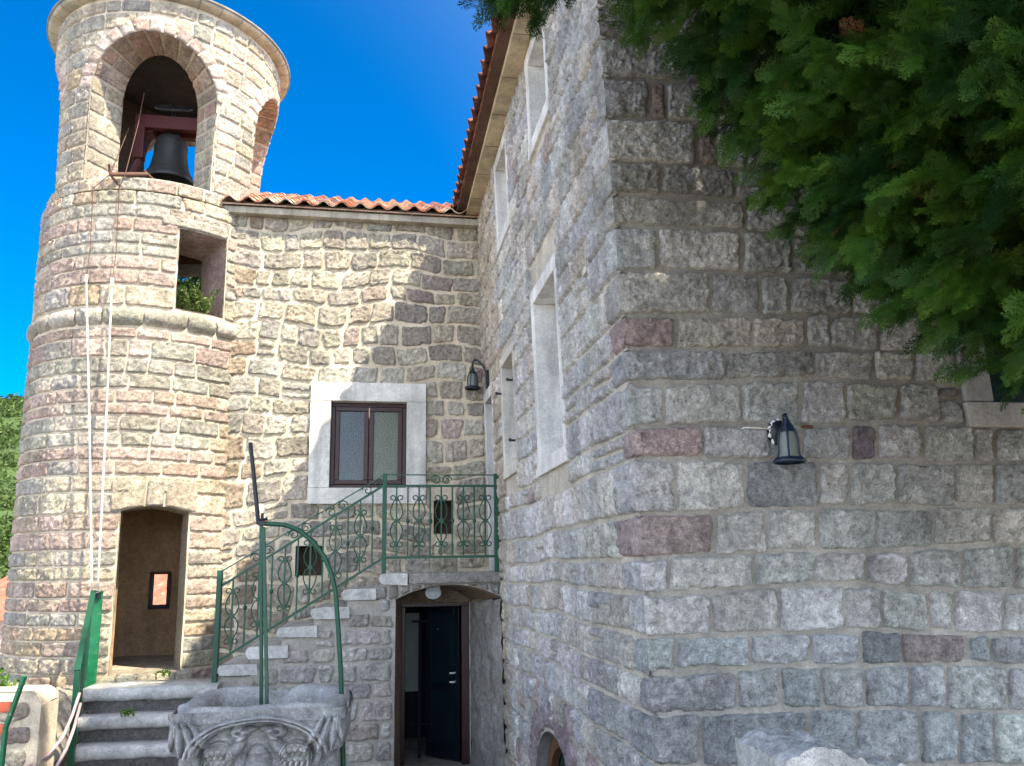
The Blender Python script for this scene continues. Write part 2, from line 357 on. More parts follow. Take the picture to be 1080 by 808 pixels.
Js = [[721, 751, 800, 850, 905, 960, 1015, 1060], [685, 702, 756, 789, 835, 890, 940, 1000, 1050], [734, 755.4, 787, 830, 880, 925, 975, 1030],
 [697, 774, 805.5, 841, 868, 905, 950, 1000, 1050], [786, 856.5, 885, 927, 980, 1030], [693.5, 782, 835, 881.5, 922, 953, 1000, 1045],
 [749, 802.4, 832, 897, 954, 970, 1010, 1050], [712.5, 792, 850, 875, 926.4, 973, 1021], [764.6, 858, 922, 963, 1022], [701, 782, 844, 891.7, 948, 989.7, 1024],
 [741, 811.6, 846, 898, 925, 973, 1026, 1049], [711.5, 786, 864, 894.7, 945.8, 1007, 1049], [753.4, 808.5, 862, 923, 984.6, 1046],
 [705.4, 796, 859, 912, 957, 1014, 1070], [750, 823, 890.6, 928.4, 978.5, 1005, 1057], [712.5, 790, 855.5, 907, 950, 1020, 1044],
 [778, 823, 867, 911, 960, 998, 1063], [740, 852.5, 903, 971, 1011, 1048], [735, 800, 870, 930, 1000, 1050], [760, 830, 905, 980, 1040], [750, 820, 900, 960, 1030], [770, 850, 920, 1000], [750, 830, 910, 990]]
PALE = (.70, .685, .63); BLU = (.39, .405, .405)
SPC = {(1, 1): (.44, .345, .30), (2, 1): (.44, .36, .32), (3, 1): DGREY, (7, 0): (.46, .355, .33), (8, 0): (.46, .465, .455), (8, 1): DGREY, (10, 0): (.47, .37, .35), (12, 0): (.42, .34, .32),
       (11, 2): BLU, (15, 4): (.25, .265, .265), (10, 4): (.33, .28, .30), (15, 5): (.36, .31, .29), (11, 1): PALE, (9, 1): PALE, (7, 1): WARM, (7, 2): WARM, (12, 1): PALE, (12, 2): PALE, (13, 1): PALE,
       (1, 2): PALE, (16, 0): (.42, .42, .41), (17, 0): (.42, .42, .41), (17, 1): BLU, (2, 0): PALE, (0, 1): (.33, .315, .325)}
fw = MB(); rng = random.Random(4)
QCOL = {}
jx0, jz0 = uvB(1022, 350); jz1 = uvB(1030, 423)[1]; sz0 = uvB(1030, 452)[1]
WX0, WX1, WZ0, WZ1 = 3.86, 4.70, 2.625, 4.05            # right-hand window opening in the front wall
CORN = -EDGE
for r in range(len(Ls)-1):
    xc0 = 650+.0567*((lin(Ls[r], 660)+lin(Ls[r+1], 660))/2-50); js = [xc0]+Js[r]
    x = 1085
    while x < 1560: js.append(x); x += rng.uniform(40, 75)
    for k in range(len(js)-1):
        a, b = js[k], js[k+1]; g = 1.5
        first = k == 0
        pts = []
        for (xx, L, dy) in ((a+(0 if first else g), Ls[r+1], -g), (b-g, Ls[r+1], -g), (b-g, Ls[r], g), (a+(0 if first else g), Ls[r], g)):
            yy = lin(L, xx)+dy+(0 if first and xx == a else rng.uniform(-1.8, 1.8)); u, v = uvB(xx+(0 if first else rng.uniform(-1.5, 1.5)), yy)
            if first and xx == a: u = 1.48+CORN
            pts.append((u, v))
        um = (pts[0][0]+pts[1][0])/2; vm = (pts[0][1]+pts[2][1])/2
        if pts[1][0] > WX0-.20 and pts[0][0] < WX1+.2 and pts[2][1] > sz0+.05 and pts[0][1] < WZ1+.2:
            if pts[0][0] > WX0-.24: continue
            pts[1] = (min(pts[1][0], WX0-.225), pts[1][1]); pts[2] = (min(pts[2][0], WX0-.225), pts[2][1])
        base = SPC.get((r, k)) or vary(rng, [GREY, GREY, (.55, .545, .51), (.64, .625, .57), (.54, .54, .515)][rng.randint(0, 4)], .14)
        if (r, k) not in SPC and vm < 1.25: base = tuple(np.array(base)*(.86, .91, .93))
        if (r, k) == (9, 6):
            mv = pts[2][1]-.075
            stone(fw, fmapB, [(pts[0][0], mv+.01), (pts[1][0], mv+.01), pts[2], pts[3]], .016, .013, 77, (.27, .25, .25), bev=.03)
            pts[2] = (pts[2][0], mv-.01); pts[3] = (pts[3][0], mv-.01)
        if first: QCOL[r] = base
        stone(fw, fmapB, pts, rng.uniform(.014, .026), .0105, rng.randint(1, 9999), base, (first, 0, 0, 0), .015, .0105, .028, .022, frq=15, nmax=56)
zc = [uvB(650+.0567*(lin(L, 655)-50), lin(L, 655))[1] for L in Ls]     # course heights at the corner, top to bottom
ztop = 6.62; z = zc[0]; up = []
while z < ztop-.1: z2 = min(z+rng.uniform(.2, .28), ztop); up.append((z, z2)); z = z2
def col_front(rg, ri, u, v): return vary(rg, [GREY, GREY, (.62, .59, .53), (.52, .51, .48), (.50, .43, .40)][rg.choice([0, 0, 0, 1, 2, 2, 3, 4])])
rows_fill(fw, fmapB, rng, up, 1.48+CORN, 8.6, .3, .62, .03, [rblk(WX0-.2, WX1+.2, sz0, WZ1+.2)], col_front, h=.022, res=.02, keepL=True, rough=.0078, jit=.008)
rows_fill(fw, fmapB, rng, [(b, a) for a, b in zip(zc[:-1], zc[1:])], 6.0, 8.6, .3, .6, .03, [], col_front, h=.022, res=.05, rough=.0078, jit=.008)
sheet(fw, fmapB, 1.48, 8.6, GROUND, ztop, [rect(WX0, WX1, WZ0, WZ1)], .12, 1, (.34, .32, .28), .007)
fw.build('front_wall', [M_ST, M_MO], wing)
# window at the right edge of the front wall
m = MB()
mhexa(m, fmapB, WX0-.20, WX0, WZ0+.003, WZ1, -.3, .022, 0, (.34, .335, .325)); mhexa(m, fmapB, WX1, WX1+.2, WZ0+.003, WZ1, -.3, .022, 0, (.36, .35, .33))
mhexa(m, fmapB, WX0-.2, WX1+.2, WZ1+.003, WZ1+.2, -.3, .024, 0, (.36, .35, .33))
wf = m.build('window', M_CUT, wing, .012)
wf['label'] = 'window with weathered grey stone jamb and sill half hidden by the cypress'
m = MB(); mhexa(m, fmapB, WX0-.21, WX1+.22, sz0+.006, WZ0, -.3, .034, 0, (.40, .38, .35)); m.build('sill', M_CUT, wf, .012)
m = MB(); mhexa(m, fmapB, WX0, WX1, WZ0, WZ1, -.28, -.25, 0, (.04, .05, .05)); m.build('pane', M_GL1, wf)

# ---- side wall of the wing
sw = MB(); rng = random.Random(11)
WIN = [(5.89, 6.80, 5.40, 6.46), (8.02, 8.95, 5.28, 6.46), (5.97, 7.08, 2.44, 4.17), (8.13, 9.05, 2.62, 4.02)]
DOOR = (9.72, 10.52, 1.60, 3.93)
AW = (7.1, .85, .25, -.45)                                    # arched cellar window: centre, half width, crown, spring
def aw_top(u): return AW[3]+(AW[2]-AW[3])*sqrt(max(0, 1-((u-AW[0])/AW[1])**2))
blocks = [rblk(a, b, c, d) for (a, b, c, d) in WIN]+[rblk(*DOOR), rblk(9.60, 10.7, -1, 1.585), rblk(5.06, 5.16, 3.69, 3.80), rblk(AW[0]-1.12, AW[0]+1.12, -1, -.2), rblk(AW[0]-.95, AW[0]+.95, -1, .28)]
zl = sorted(zc)+[b for a, b in up]
rows = [(zl[i], zl[i+1]) for i in range(len(zl)-1)]
def col_side(rg, ri, u, v):
    if u < 4.40+.55 and ri < len(zc)-1 and (len(zc)-2-ri) in QCOL and (u-4.40) < .30: return QCOL[len(zc)-2-ri]
    c = rg.choice([(.66, .635, .585), (.66, .635, .585), (.61, .595, .56), (.69, .655, .59), (.56, .55, .52), (.67, .615, .53)])
    if rg.random() < (.035 if v > .7 else .22): c = (.52, .42, .39)
    if u > 9.2: c = (.56, .49, .39)
    return vary(rg, c, .14)
def drift(u, v): return v+.016*np.sin(u*1.7+v*2.1)*np.clip((u-4.6)/2, 0, 1)+.010*np.sin(u*4.3-v*1.3)*np.clip((u-4.6)/2, 0, 1)
def fmapWd(u, v, h):                                          # courses wander a little away from the corner
    return fmapW(u, drift(u, v), h)
blocks_d = [(lambda v0, v1, f=f: f(v0-.04, v1+.04)) for f in blocks]
rows_fill(sw, fmapWd, rng, rows, 4.40+CORN, YM, .15, .44, .014, blocks_d, col_side, h=.022, res=.018, keepL=True, rough=.014, bev=.018, rc=.03, wob=.018, jit=.010, split_p=.10, frq=13)
# pink voussoirs round the cellar window
for k in range(13):
    a0, a1 = pi*k/13+.012, pi*(k+1)/13-.012
    f = lambda a, g: (AW[0]+(AW[1]+g)*cos(a), AW[3]+(AW[2]-AW[3]+g)*sin(a))
    stone(sw, fmapW, [f(a1, .03), f(a0, .03), f(a0, .3), f(a1, .3)], .022, .022, 50+k, vary(rng, (.37, .30, .30)), bev=.02)
sheet(sw, fmapW, 4.40, YM+.05, GROUND, ztop, [rect(*w) for w in WIN]+[rect(*DOOR), rect(5.07, 5.15, 3.70, 3.79), (AW[0]-AW[1], AW[0]+AW[1], lambda u: GROUND, aw_top)], .12, 1, (.50, .45, .365), .008)
sw.build('side_wall', [M_ST, M_MO], wing)
m = MB(); mhexa(m, fmapW, 5.06, 5.16, 3.69, 3.80, -.2, -.12, 0, (.16, .07, .05)); mhexa(m, fmapW, 5.04, 5.07, 3.69, 3.81, -.2, .012, 0, (.4, .39, .37)); mhexa(m, fmapW, 5.07, 5.18, 3.655, 3.70, -.2, .02, 0, (.5, .47, .42))
m.build('putlog_hole', M_CUT, wing)
WHT = (.64, .625, .575)
def side_window(a, b, c, d, top=True, fr=.13, bottom=True, worn=False, lab=None):
    m = MB(); cc = WHT if not worn else (.55, .52, .45)
    vb = c+(fr if bottom else 0); vt = d-fr
    mhexa(m, fmapW, a, a+fr*.7, vb+.002, vt-.002, -.30, .018, 0, cc); mhexa(m, fmapW, b-fr, b, vb+.002, vt-.002, -.30, .018, 0, cc)
    mhexa(m, fmapW, a, b, vt, d, -.30, .02, 0, cc)
    w = m.build('window', M_CUT, wing, .006)
    if lab: w['label'] = lab
    if bottom: m = MB(); mhexa(m, fmapW, a-.01, b+.01, c, vb, -.30, .026, 0, cc); m.build('sill', M_CUT, w, .006)
    m = MB(); mhexa(m, fmapW, a+fr*.7+.002, b-fr-.002, vb, vt, -.28, -.25); m.build('shutter', M_GREYW, w)
    return w
side_window(*WIN[0]); side_window(*WIN[1]); side_window(*WIN[2], lab='tall white framed window nearest the corner of the wing')
w4 = side_window(*WIN[3], fr=.10, worn=True)
for (yy, zz) in ((8.2, 3.6), (9.0, 3.62), (8.2, 2.95)):
    m = MB(); p = fmapW(np.array(yy), np.array(zz), np.array(0.)); m.tube([p+(.05, 0, 0), p+(-.05, 0, 0), p+(-.075, -.004, .004), p+(-.08, -.03, .0)], [.012, .012, .02, .018], 8); m.build('shutter_hook', M_BLACK, w4)
m = MB(); a, b, c, d = DOOR
mhexa(m, fmapW, a, a+.1, c, d-.15, -.3, .018, 0, WHT); mhexa(m, fmapW, b-.14, b, c, d-.15, -.3, .018, 0, WHT); mhexa(m, fmapW, a, b, d-.147, d, -.3, .02, 0, WHT); dr = m.build('door', M_CUT, wing, .006); dr['label'] = 'white framed doorway opening onto the stair landing'
m = MB(); mhexa(m, fmapW, a+.102, b-.142, c, d-.15, -.28, -.24); m.build('door_leaf', M_WOOD, dr)
# arched cellar window
def arcp(g, h, k=26, sc=1.0): return [fmapW(np.array(AW[0]+(AW[1]-g)*cos(pi*i/k)), np.array(AW[3]+(AW[2]-AW[3]-g)*sin(pi*i/k)), np.array(h)) for i in range(k+1)]
m = MB()
loft(m, arcp(0, .006), arcp(0, -.22), 2, 0, (.3, .29, .28)); aw = m.build('arched_window', M_CUT, wing); aw['label'] = 'round arched cellar window with brown timber frame near the ground'
m = MB()
for (g0, h0, g1, h1) in ((0.01, -.10, .13, -.10), (.13, -.10, .13, -.17), (0.01, -.10, 0.01, -.17)): loft(m, arcp(g0, h0), arcp(g1, h1), 1, 0, nz=0)
mhexa(m, fmapW, AW[0]-.03, AW[0]+.06, GROUND, AW[2]-.1, -.17, -.11); m.build('frame', M_WOOD, aw)
m = MB(); mhexa(m, fmapW, AW[0]-.19, AW[0]-.15, GROUND, AW[2]-.13, -.165, -.12); m.build('glazing_bar', M_WHITE, aw)
m = MB(); A = arcp(.02, -.18); Bm = [fmapW(np.array(AW[0]+AW[1]*cos(pi*i/26)), np.array(GROUND), np.array(-.18)) for i in range(27)]; loft(m, A, Bm, 1, 0, nz=0); m.build('pane', M_GL1, aw)
# eave: dressed cornice and clay tiles
rng = random.Random(5)
def tile_roof(mb, org, al, up, nrm, na, nu, pitch=.22, step=.34, amp=.036, tint=None, rg=rng):
    al, up, nrm, org = [np.array(q, float) for q in (al, up, nrm, org)]
    for j in range(nu):
        for i in range(na):
            c = rg.choice([(.58, .27, .17), (.62, .34, .22), (.64, .44, .31), (.52, .23, .14), (.62, .50, .37)]) if tint is None else tint(rg)
            c = vary(rg, c, .18); n, k = 12, 3; s = np.linspace(0, 1, n+1)[:, None]; t = np.linspace(0, 1.12, k+1)[None, :]
            o = rg.uniform(-.012, .012); hz = amp*np.sin(2*pi*(s-.12))*np.where(np.sin(2*pi*(s-.12)) > 0, 1.15, .55)
            top = org[None, None]+al*((i+s+rg.uniform(-.02, .02))*pitch)[..., None]+up*((j+t)*step+o)[..., None]+nrm*(hz+.028*(1-t/1.12)+rg.uniform(0, .006))[..., None]
            mb.grid(top, c, 0); bot = top-nrm*.016
            mb.grid(bot, c, 0); mb.grid(np.stack([top[:, 0], bot[:, 0]], 1), np.array(c)*.9, 0, False)
m = MB(); m.box(1.185, 1.44, 4.2, YM+.02, 6.475, 6.60, 0, (.50, .415, .28)); m.hexa([(1.09, 4.12, 6.55), (1.185, 4.12, 6.55), (1.185, YM, 6.55), (1.09, YM, 6.55), (1.09, 4.12, 6.57), (1.185, 4.12, 6.60), (1.185, YM, 6.60), (1.09, YM, 6.57)], 0, (.12, .07, .05))
for k in range(9): y = 4.5+k*.68; m.box(1.183, 1.43, y, y+.006, 6.471, 6.475, 0, (.2, .17, .13))
ev = m.build('cornice', M_CUT, wing)
m = MB(); sl = radians(24); tile_roof(m, (1.0, 4.05, 6.56), (0, 1, 0), (cos(sl), 0, sin(sl)), (-sin(sl), 0, cos(sl)), 31, 9, .22, .36, .045, lambda r: r.choice([(.13, .045, .032), (.17, .06, .04), (.10, .038, .03)]))  # tile colours darkened, shade along the eave put into the tint
m.hexa([(1.06, 4.1, 6.56), (4.4, 4.1, 8.05), (4.4, 14, 8.05), (1.06, 14, 6.56), (1.06, 4.1, 6.585), (4.4, 4.1, 8.075), (4.4, 14, 8.075), (1.06, 14, 6.585)], 0, (.3, .15, .1))
m.hexa([(4.4, 4.1, 8.05), (8.7, 4.1, 6.5), (8.7, 14, 6.5), (4.4, 14, 8.05), (4.4, 4.1, 8.075), (8.7, 4.1, 6.53), (8.7, 14, 6.53), (4.4, 14, 8.075)], 0, (.3, .15, .1))
m.build('roof', M_TILE, wing)
m = MB(); m.hexa([(1.4, yfront(6.6)+.002, 6.6), (8.6, yfront(6.6)+.002, 6.6), (8.6, 5, 6.6), (1.4, 5, 6.6), (4.38, yfront(7)+.002, 8.0), (4.42, yfront(7)+.002, 8.0), (4.42, 5, 8.0), (4.38, 5, 8.0)], 0, (.36, .34, .30)); m.build('gable', M_PLAST, wing)
m = MB(); m.box(8.58, 8.6, 4.6, 14, GROUND, 6.6, 0, (.4, .38, .34)); m.box(1.5, 8.6, 13.98, 14, GROUND, 6.6, 0, (.4, .38, .34)); m.box(1.39, 1.41, YM+.06, 14, 2.5, 6.6, 0, (.4, .38, .34)); m.build('rear_wall', M_PLAST, wing)

# ================================================================ LINKING HOUSE (middle wall)
house = thing('stone_house', (-.2, YM, GROUND), 'rubble stone house with pale joints and clay tile roof between bell tower and big building', 'house')
def fmapM(u, v, h): return st3(u, YM-h, v)
MZ = 6.40
MW = (-.853, .645, 2.475, 4.07); MG = (-.592, .392, 2.68, 3.82)
HOLES = [(-.985, -.65, 1.58, 1.95), (.75, 1.005, 2.085, 2.52)]
def col_mid(rg, ri, u, v):
    c = rg.choice([(.44, .395, .32), (.48, .43, .34), (.42, .385, .32), (.52, .46, .355), (.55, .495, .395), (.57, .505, .38)])
    if rg.random() < .045: c = (.49, .40, .335)
    if v < 4.3 and rg.random() < .5: c = (.57, .515, .41)
    if u < -1.5 and rg.random() < .5: c = (.43, .34, .245)
    return vary(rg, c, .15)
mm = MB(); rng = random.Random(21); rows = []
for (zt_, zb_, n_) in ((MZ, MW[3]+.01, 9), (MW[3]+.01, MW[2]-.01, 6), (MW[2]-.01, GROUND, 13)):
    cu = np.cumsum([0]+[rng.uniform(.75, 1.25) for _ in range(n_)]); cu = zt_-(zt_-zb_)*cu/cu[-1]; rows += [(float(b), float(a)) for a, b in zip(cu[:-1], cu[1:])]
def fmapMd(u, v, h): return fmapM(u+.012*np.sin(v*9), v+.045*np.sin(u*2.3+v*1.3)+.025*np.sin(u*5.1-v*2.2), h)
mb_blocks = [rblk(MW[0]+.02, MW[1]-.02, MW[2]-.02, MW[3]+.02)]+[rblk(a-.02, b+.02, c+.03, d-.03) for a, b, c, d in HOLES]+[rblk(.2, 1.6, -1, 1.45)]
rows_fill(mm, fmapMd, rng, rows, -1.98, 1.44, .19, .46, .020, mb_blocks, col_mid, h=.016, res=.016, rough=.015, bev=.016, rc=.045, wob=.035, jit=.018, split_p=.10, frq=12)
sheet(mm, fmapM, -2.0, 1.52, GROUND, MZ+.15, [rect(*MG), rect(.33, 1.24, GROUND, 1.22)]+[rect(*h) for h in HOLES], .09, 1, (.66, .565, .41), .012)
mm.build('wall', [M_ST, M_MO], house)
for (a, b, c, d) in HOLES:
    m = MB(); fm = fmapM
    for q in ((a, a+.001, c, d), (b-.001, b, c, d), (a, b, c, c+.001), (a, b, d-.001, d)): mhexa(m, fm, *q, -.38, .004, 0, (.30, .26, .21))
    mhexa(m, fm, a, b, c, d, -.40, -.38, 0, (.12, .085, .06)); m.build('vent_opening', M_PLAST, house)
# window
m = MB(); a, b, c, d = MW; e, f, g, h = MG; cc = (.66, .635, .565)
mhexa(m, fmapM, a, b, h, d, -.13, .05, 0, cc); mhexa(m, fmapM, a, b, c, g, -.13, .05, 0, cc)
mhexa(m, fmapM, a, e, g+.0025, h-.0025, -.13, .05, 0, cc); mhexa(m, fmapM, f, b, g+.0025, h-.0025, -.13, .05, 0, cc)
win = m.build('window', M_CUT, house, .005)
m = MB(); k = .055; c0 = -.085; xm = (e+f)/2
mhexa(m, fmapM, e, f, h-k, h, -.13, c0); mhexa(m, fmapM, e, f, g, g+k, -.13, c0); mhexa(m, fmapM, e, e+k, g+k+.001, h-k-.001, -.13, c0); mhexa(m, fmapM, f-k, f, g+k+.001, h-k-.001, -.13, c0)
m.build('frame', M_WINE, win, .006)
for s, (p, q) in enumerate(((e+k+.002, xm-.005), (xm+.005, f-k-.002))):
    m = MB(); t = .058; y0, y1 = -.13, -.068
    mhexa(m, fmapM, p, q, h-k-t, h-k-.002, y0, y1); mhexa(m, fmapM, p, q, g+k+.002, g+k+t, y0, y1)
    mhexa(m, fmapM, p, p+t, g+k+t+.001, h-k-t-.001, y0, y1); mhexa(m, fmapM, q-t, q, g+k+t+.001, h-k-t-.001, y0, y1)
    m.build('sash', M_WINE, win, .006)
    m = MB(); mhexa(m, fmapM, p+t, q-t, g+k+t, h-k-t, -.115, -.10); m.build('pane', M_GL1 if s == 0 else M_GL2, win)
# cornice and roof
m = MB(); m.box(-2.03, 1.40, YM-.13, YM+.05, 6.33, 6.42, 0, (.47, .42, .33))
for k in range(6): x = -1.75+k*.58; m.box(x, x+.007, YM-.132, YM, 6.328, 6.421, 0, (.2, .17, .13))
m.build('cornice', M_CUT, house, .02)
rng = random.Random(8); sl = radians(26.5)
m = MB(); tile_roof(m, (-2.06, YM-.21, 6.455), (1, 0, 0), (0, cos(sl), sin(sl)), (0, -sin(sl), cos(sl)), 14, 12, .244, .35, .036)
m.hexa([(-2.05, YM-.17, 6.425), (1.36, YM-.17, 6.425), (1.36, 14.6, 8.45), (-2.05, 14.6, 8.45), (-2.05, YM-.17, 6.445), (1.36, YM-.17, 6.445), (1.36, 14.6, 8.47), (-2.05, 14.6, 8.47)], 0, (.46, .30, .21))
m.build('roof', M_TILE, house)
m = MB(); m.box(-2.02, -1.99, 11.6, 14.6, GROUND, 6.4, 0, (.4, .36, .3)); m.box(-2.02, 1.4, 14.57, 14.6, GROUND, 7.8, 0, (.4, .36, .3)); m.build('rear_wall', M_PLAST, house)
# cellar door under the landing: plastered alcove, dark frame, blue leaf
m = MB(); PB = (.30, .225, .15); PG = (.36, .335, .30)
def arch_pts(x0, x1, zs, zc_, y, k=16): return [(x0+(x1-x0)*i/k, y, zs+(zc_-zs)*(1-(2*i/k-1)**2)) for i in range(k+1)]
loft(m, [(.245, 9.60, z) for z in np.linspace(GROUND, 1.31, 12)], [(.345, YM-.06, z) for z in np.linspace(GROUND, 1.25, 12)], 8, 0, PB)
loft(m, [(xside(z)-.03, 9.588, z) for z in np.linspace(GROUND, 1.27, 50)], [(1.215, YM-.06, z) for z in np.linspace(GROUND, 1.22, 50)], 30, 0, PG, .035)
loft(m, arch_pts(.245, 1.478, 1.30, 1.455, 9.60), arch_pts(.33, 1.23, 1.24, 1.40, YM-.06), 8, 0, PB)
loft(m, arch_pts(.33, 1.23, 1.24, 1.40, YM-.058), [(.33+.9*i/16, YM-.058, 1.215) for i in range(17)], 3, 0, (.27, .20, .14))
m.build('door_alcove', M_STAIN, house)
m = MB(); DX0, DX1, DZ = .345, 1.215, 1.215
m.box(DX0, DX0+.05, YM-.05, YM+.06, GROUND, DZ-.05); m.box(DX1-.11, DX1-.012, YM-.05, YM+.06, GROUND, DZ-.05); m.box(DX0, DX1-.012, YM-.05, YM+.06, DZ-.05, DZ)
dd = m.build('door', M_WINE, house, .006); dd['label'] = 'dark blue cellar door standing open under the landing'
m = MB(); LA, LB = np.array((1.095, YM+.08, 0.)), np.array((.70, YM+.46, 0.)); ld = (LB-LA)/np.linalg.norm(LB-LA); ll = np.linalg.norm(LB-LA)
for (d0, d1, z0, z1) in ((0, .075, GROUND+.03, 1.16), (ll-.075, ll, GROUND+.03, 1.16), (.076, ll-.076, GROUND+.03, GROUND+.2), (.076, ll-.076, 1.06, 1.16), (.076, ll-.076, .10, .19)): m.bar(LA+ld*d0+(0, 0, (z0+z1)/2), LA+ld*d1+(0, 0, (z0+z1)/2), .045, z1-z0, up=(0, 0, 1))
lf = m.build('door_leaf', M_BLUE, dd, .004)
for (z0, z1) in ((GROUND+.2, .10), (.19, 1.06)): m = MB(); m.bar(LA+ld*.07+(0, 0, (z0+z1)/2), LA+ld*(ll-.07)+(0, 0, (z0+z1)/2), .012, z1-z0, up=(0, 0, 1)); m.build('pane', M_GLD, lf)
m = MB(); m.box(DX1-.012, DX1, YM-.055, YM+.0, GROUND, DZ, 0, (.6, .57, .5)); m.build('door_trim', M_CUT, dd)
for zz in (.33, .22):
    m = MB(); m.tube([(1.03, YM+.10, zz), (1.015, YM+.06, zz), (.96, YM+.07, zz)], .012, 6); m.build('handle', M_WHITE, dd)
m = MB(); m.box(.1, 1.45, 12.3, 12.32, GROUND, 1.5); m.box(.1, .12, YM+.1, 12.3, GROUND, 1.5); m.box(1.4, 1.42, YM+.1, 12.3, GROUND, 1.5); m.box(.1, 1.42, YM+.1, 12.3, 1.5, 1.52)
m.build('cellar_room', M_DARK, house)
m = MB(); m.box(.42, .66, 12.26, 12.295, -.1, 1.0)
cw = m.build('painted_window_glow', paint_mat('window_glow_paint', (.30, .34, .30), .5, scale=4), house)  # pale painted panel standing in for window glow inside the cellar
rack = thing('clothes_rack', (.62, 11.1, GROUND), 'black metal clothes rack just inside the dark cellar doorway', 'clothes rack')
m = MB(); m.tube([(.60, 11.0, GROUND), (.60, 11.0, .98)], .018, 8); m.tube([(1.28, 11.0, GROUND), (1.28, 11.0, .98)], .018, 8); m.build('upright', M_BLACK, rack)
m = MB(); m.tube([(.50, 11.0, .96), (1.36, 11.0, .96)], .016, 8); m.build('rail', M_BLACK, rack)
m = MB(); m.tube([(.60, 10.8, GROUND+.05), (.60, 11.25, GROUND+.05)], .015, 8); m.tube([(.50, 11.0, -.33), (1.28, 11.0, -.33)], .01, 8); m.build('base_bar', M_BLACK, rack)
for k, (x, l) in enumerate(((.93, 'empty pale wire hanger at the middle of the clothes rack'), (1.13, 'empty pale wire hanger at the right end of the clothes rack'))):
    m = MB(); m.tube([(x, 11.0, .985), (x+.01, 11.0, .965), (x, 11.0, .93), (x-.10, 10.92, .86), (x+.13, 11.05, .83), (x, 11.0, .93)], .005, 5)
    tag(m.build('clothes_hanger', M_WHITE), l, 'hanger', 'hangers on the clothes rack')
m = MB(); A = np.linspace(0, 2*pi, 25)
m.tube(st3(.70+.085*np.cos(A), 9.93+0*A, 1.355+.062*np.sin(A)), .013, 8); m.grid(np.stack([st3(.70+.08*np.cos(A), 9.93+0*A, 1.355+.06*np.sin(A)), st3(.70+.04*np.cos(A), 9.90+0*A, 1.355+.03*np.sin(A)), st3(.70+0*A, 9.895+0*A, 1.355+0*A)], 1), (1, 1, 1), 0)
m.box(.62, .78, 9.935, 10.05, 1.34, 1.44)
tag(m.build('bulkhead_lamp', M_GREYW), 'rusty oval bulkhead lamp under the arch above the cellar door', 'lamp')

# ================================================================ BELL TOWER
tower = thing('bell_tower', (TCX, TCY, GROUND), 'round stone bell tower with pink and cream bands and an arched belfry', 'tower')
R0 = 1.475
ZB = 6.36
def Rz(v): v = np.asarray(v, float); return np.where(v < ZB, 1.475, 1.418+.085*np.clip((v-ZB)/2.6, 0, 1)**1.3)
def fmapT(u, v, h): R = Rz(v)+h; a = u/R0; return st3(TCX+R*np.sin(a), TCY-R*np.cos(a), v)
def onC(px, py, r, far=False):
    d = ray(px, py); a = d[0]**2+d[1]**2; b = -2*(d[0]*TCX+d[1]*TCY); c = TCX**2+TCY**2-r*r
    D = max(0, b*b-4*a*c); t = (-b+(sqrt(D) if far else -sqrt(D)))/(2*a); p = d*t; p[2] += ZC; return p
def angC(p): return atan2(p[0]-TCX, -(p[1]-TCY))
RI = .93
A0 = radians(5.0)                                           # direction of the front belfry arch
WO, ZSILL, ZSPR = .765, 6.555, 7.81
WI, ZSPI, RISE_I = .475, 7.87, .73
DA0, DA1 = radians(5.0), radians(34.2); DZ0, DZ1 = .52, 2.36; DC = .06
pslit = onC(169, 622, RI, True); aslit = angC(pslit); pslo = onC(169, 622, 1.475, True)
TW0, TW1, TWZ0, TWZ1 = radians(22.3), radians(46.2), 4.87, 5.92
pbw = onC(212, 296, 1.2, True); abw = angC(pbw)
ops = [(DA0*R0, DA1*R0, lambda u: DZ0, lambda u: DZ1+DC*(1-(2*(u/R0-DA0)/(DA1-DA0)-1)**2)), rect(TW0*R0, TW1*R0, TWZ0, TWZ1)]
def norm(a): return (a+pi) % (2*pi)-pi
asl_o = angC(pslo)
def wrapU(a): return (a % (2*pi))*R0
U1 = 2*pi*R0
ops_b = [rect(wrapU(asl_o)-.09, wrapU(asl_o)+.09, 1.18, 1.62), rect(wrapU(abw)-.5, wrapU(abw)+.5, 5.35, 6.30)]
def shell_ops():                                            # openings of the lower drum, all with u in 0..U1
    return [o for o in ops]+ops_b
def bel_top(k):
    a0 = A0+k*pi/2
    def f(u):
        x = Rz(8.0)*sin(norm(u/R0-a0)); return ZSPR+sqrt(max(0, WO*WO-x*x))
    return f
bel_ops = []
ha = asin(WO/float(Rz(7.8)))
for k in range(4):
    a0 = (A0+k*pi/2) % (2*pi); lo, hi = a0-ha, a0+ha
    segs = [(lo, hi)] if lo >= 0 and hi <= 2*pi else ([(lo+2*pi, 2*pi), (0, hi)] if lo < 0 else [(lo, 2*pi), (0, hi-2*pi)])
    for p, q in segs: bel_ops.append((p*R0, q*R0, lambda u: ZSILL, bel_top(k)))
tm = MB()
sheet(tm, fmapT, 0, U1, GROUND, ZB, shell_ops(), .11, 1, (.60, .51, .38), .006)
sheet(tm, fmapT, 0, U1, ZB+.001, 9.06, bel_ops, .11, 1, (.62, .53, .40), .006)
A = np.linspace(0, 2*pi, 65)                                 # ledge where the belfry steps back
tm.grid(st3(TCX+np.sin(A)[:, None]*np.array([1.478, 1.40])[None], TCY-np.cos(A)[:, None]*np.array([1.478, 1.40])[None], ZB+0*A[:, None]+np.array([0, .012])[None]), (.48, .43, .34), 1)
def zrow(py, px=140, r=1.475): return onC(px, py, r)[2]
ylow = [345, 357, 377, 394, 410, 425, 438, 455, 471, 485, 501, 519, 542, 560, 580, 597, 612, 630, 645, 660, 675, 692, 710, 728, 745, 764, 784, 806, 830, 855]
kinds = 'PPGGPPGGPPCCPPGCPPGMMCMMCMMCC'
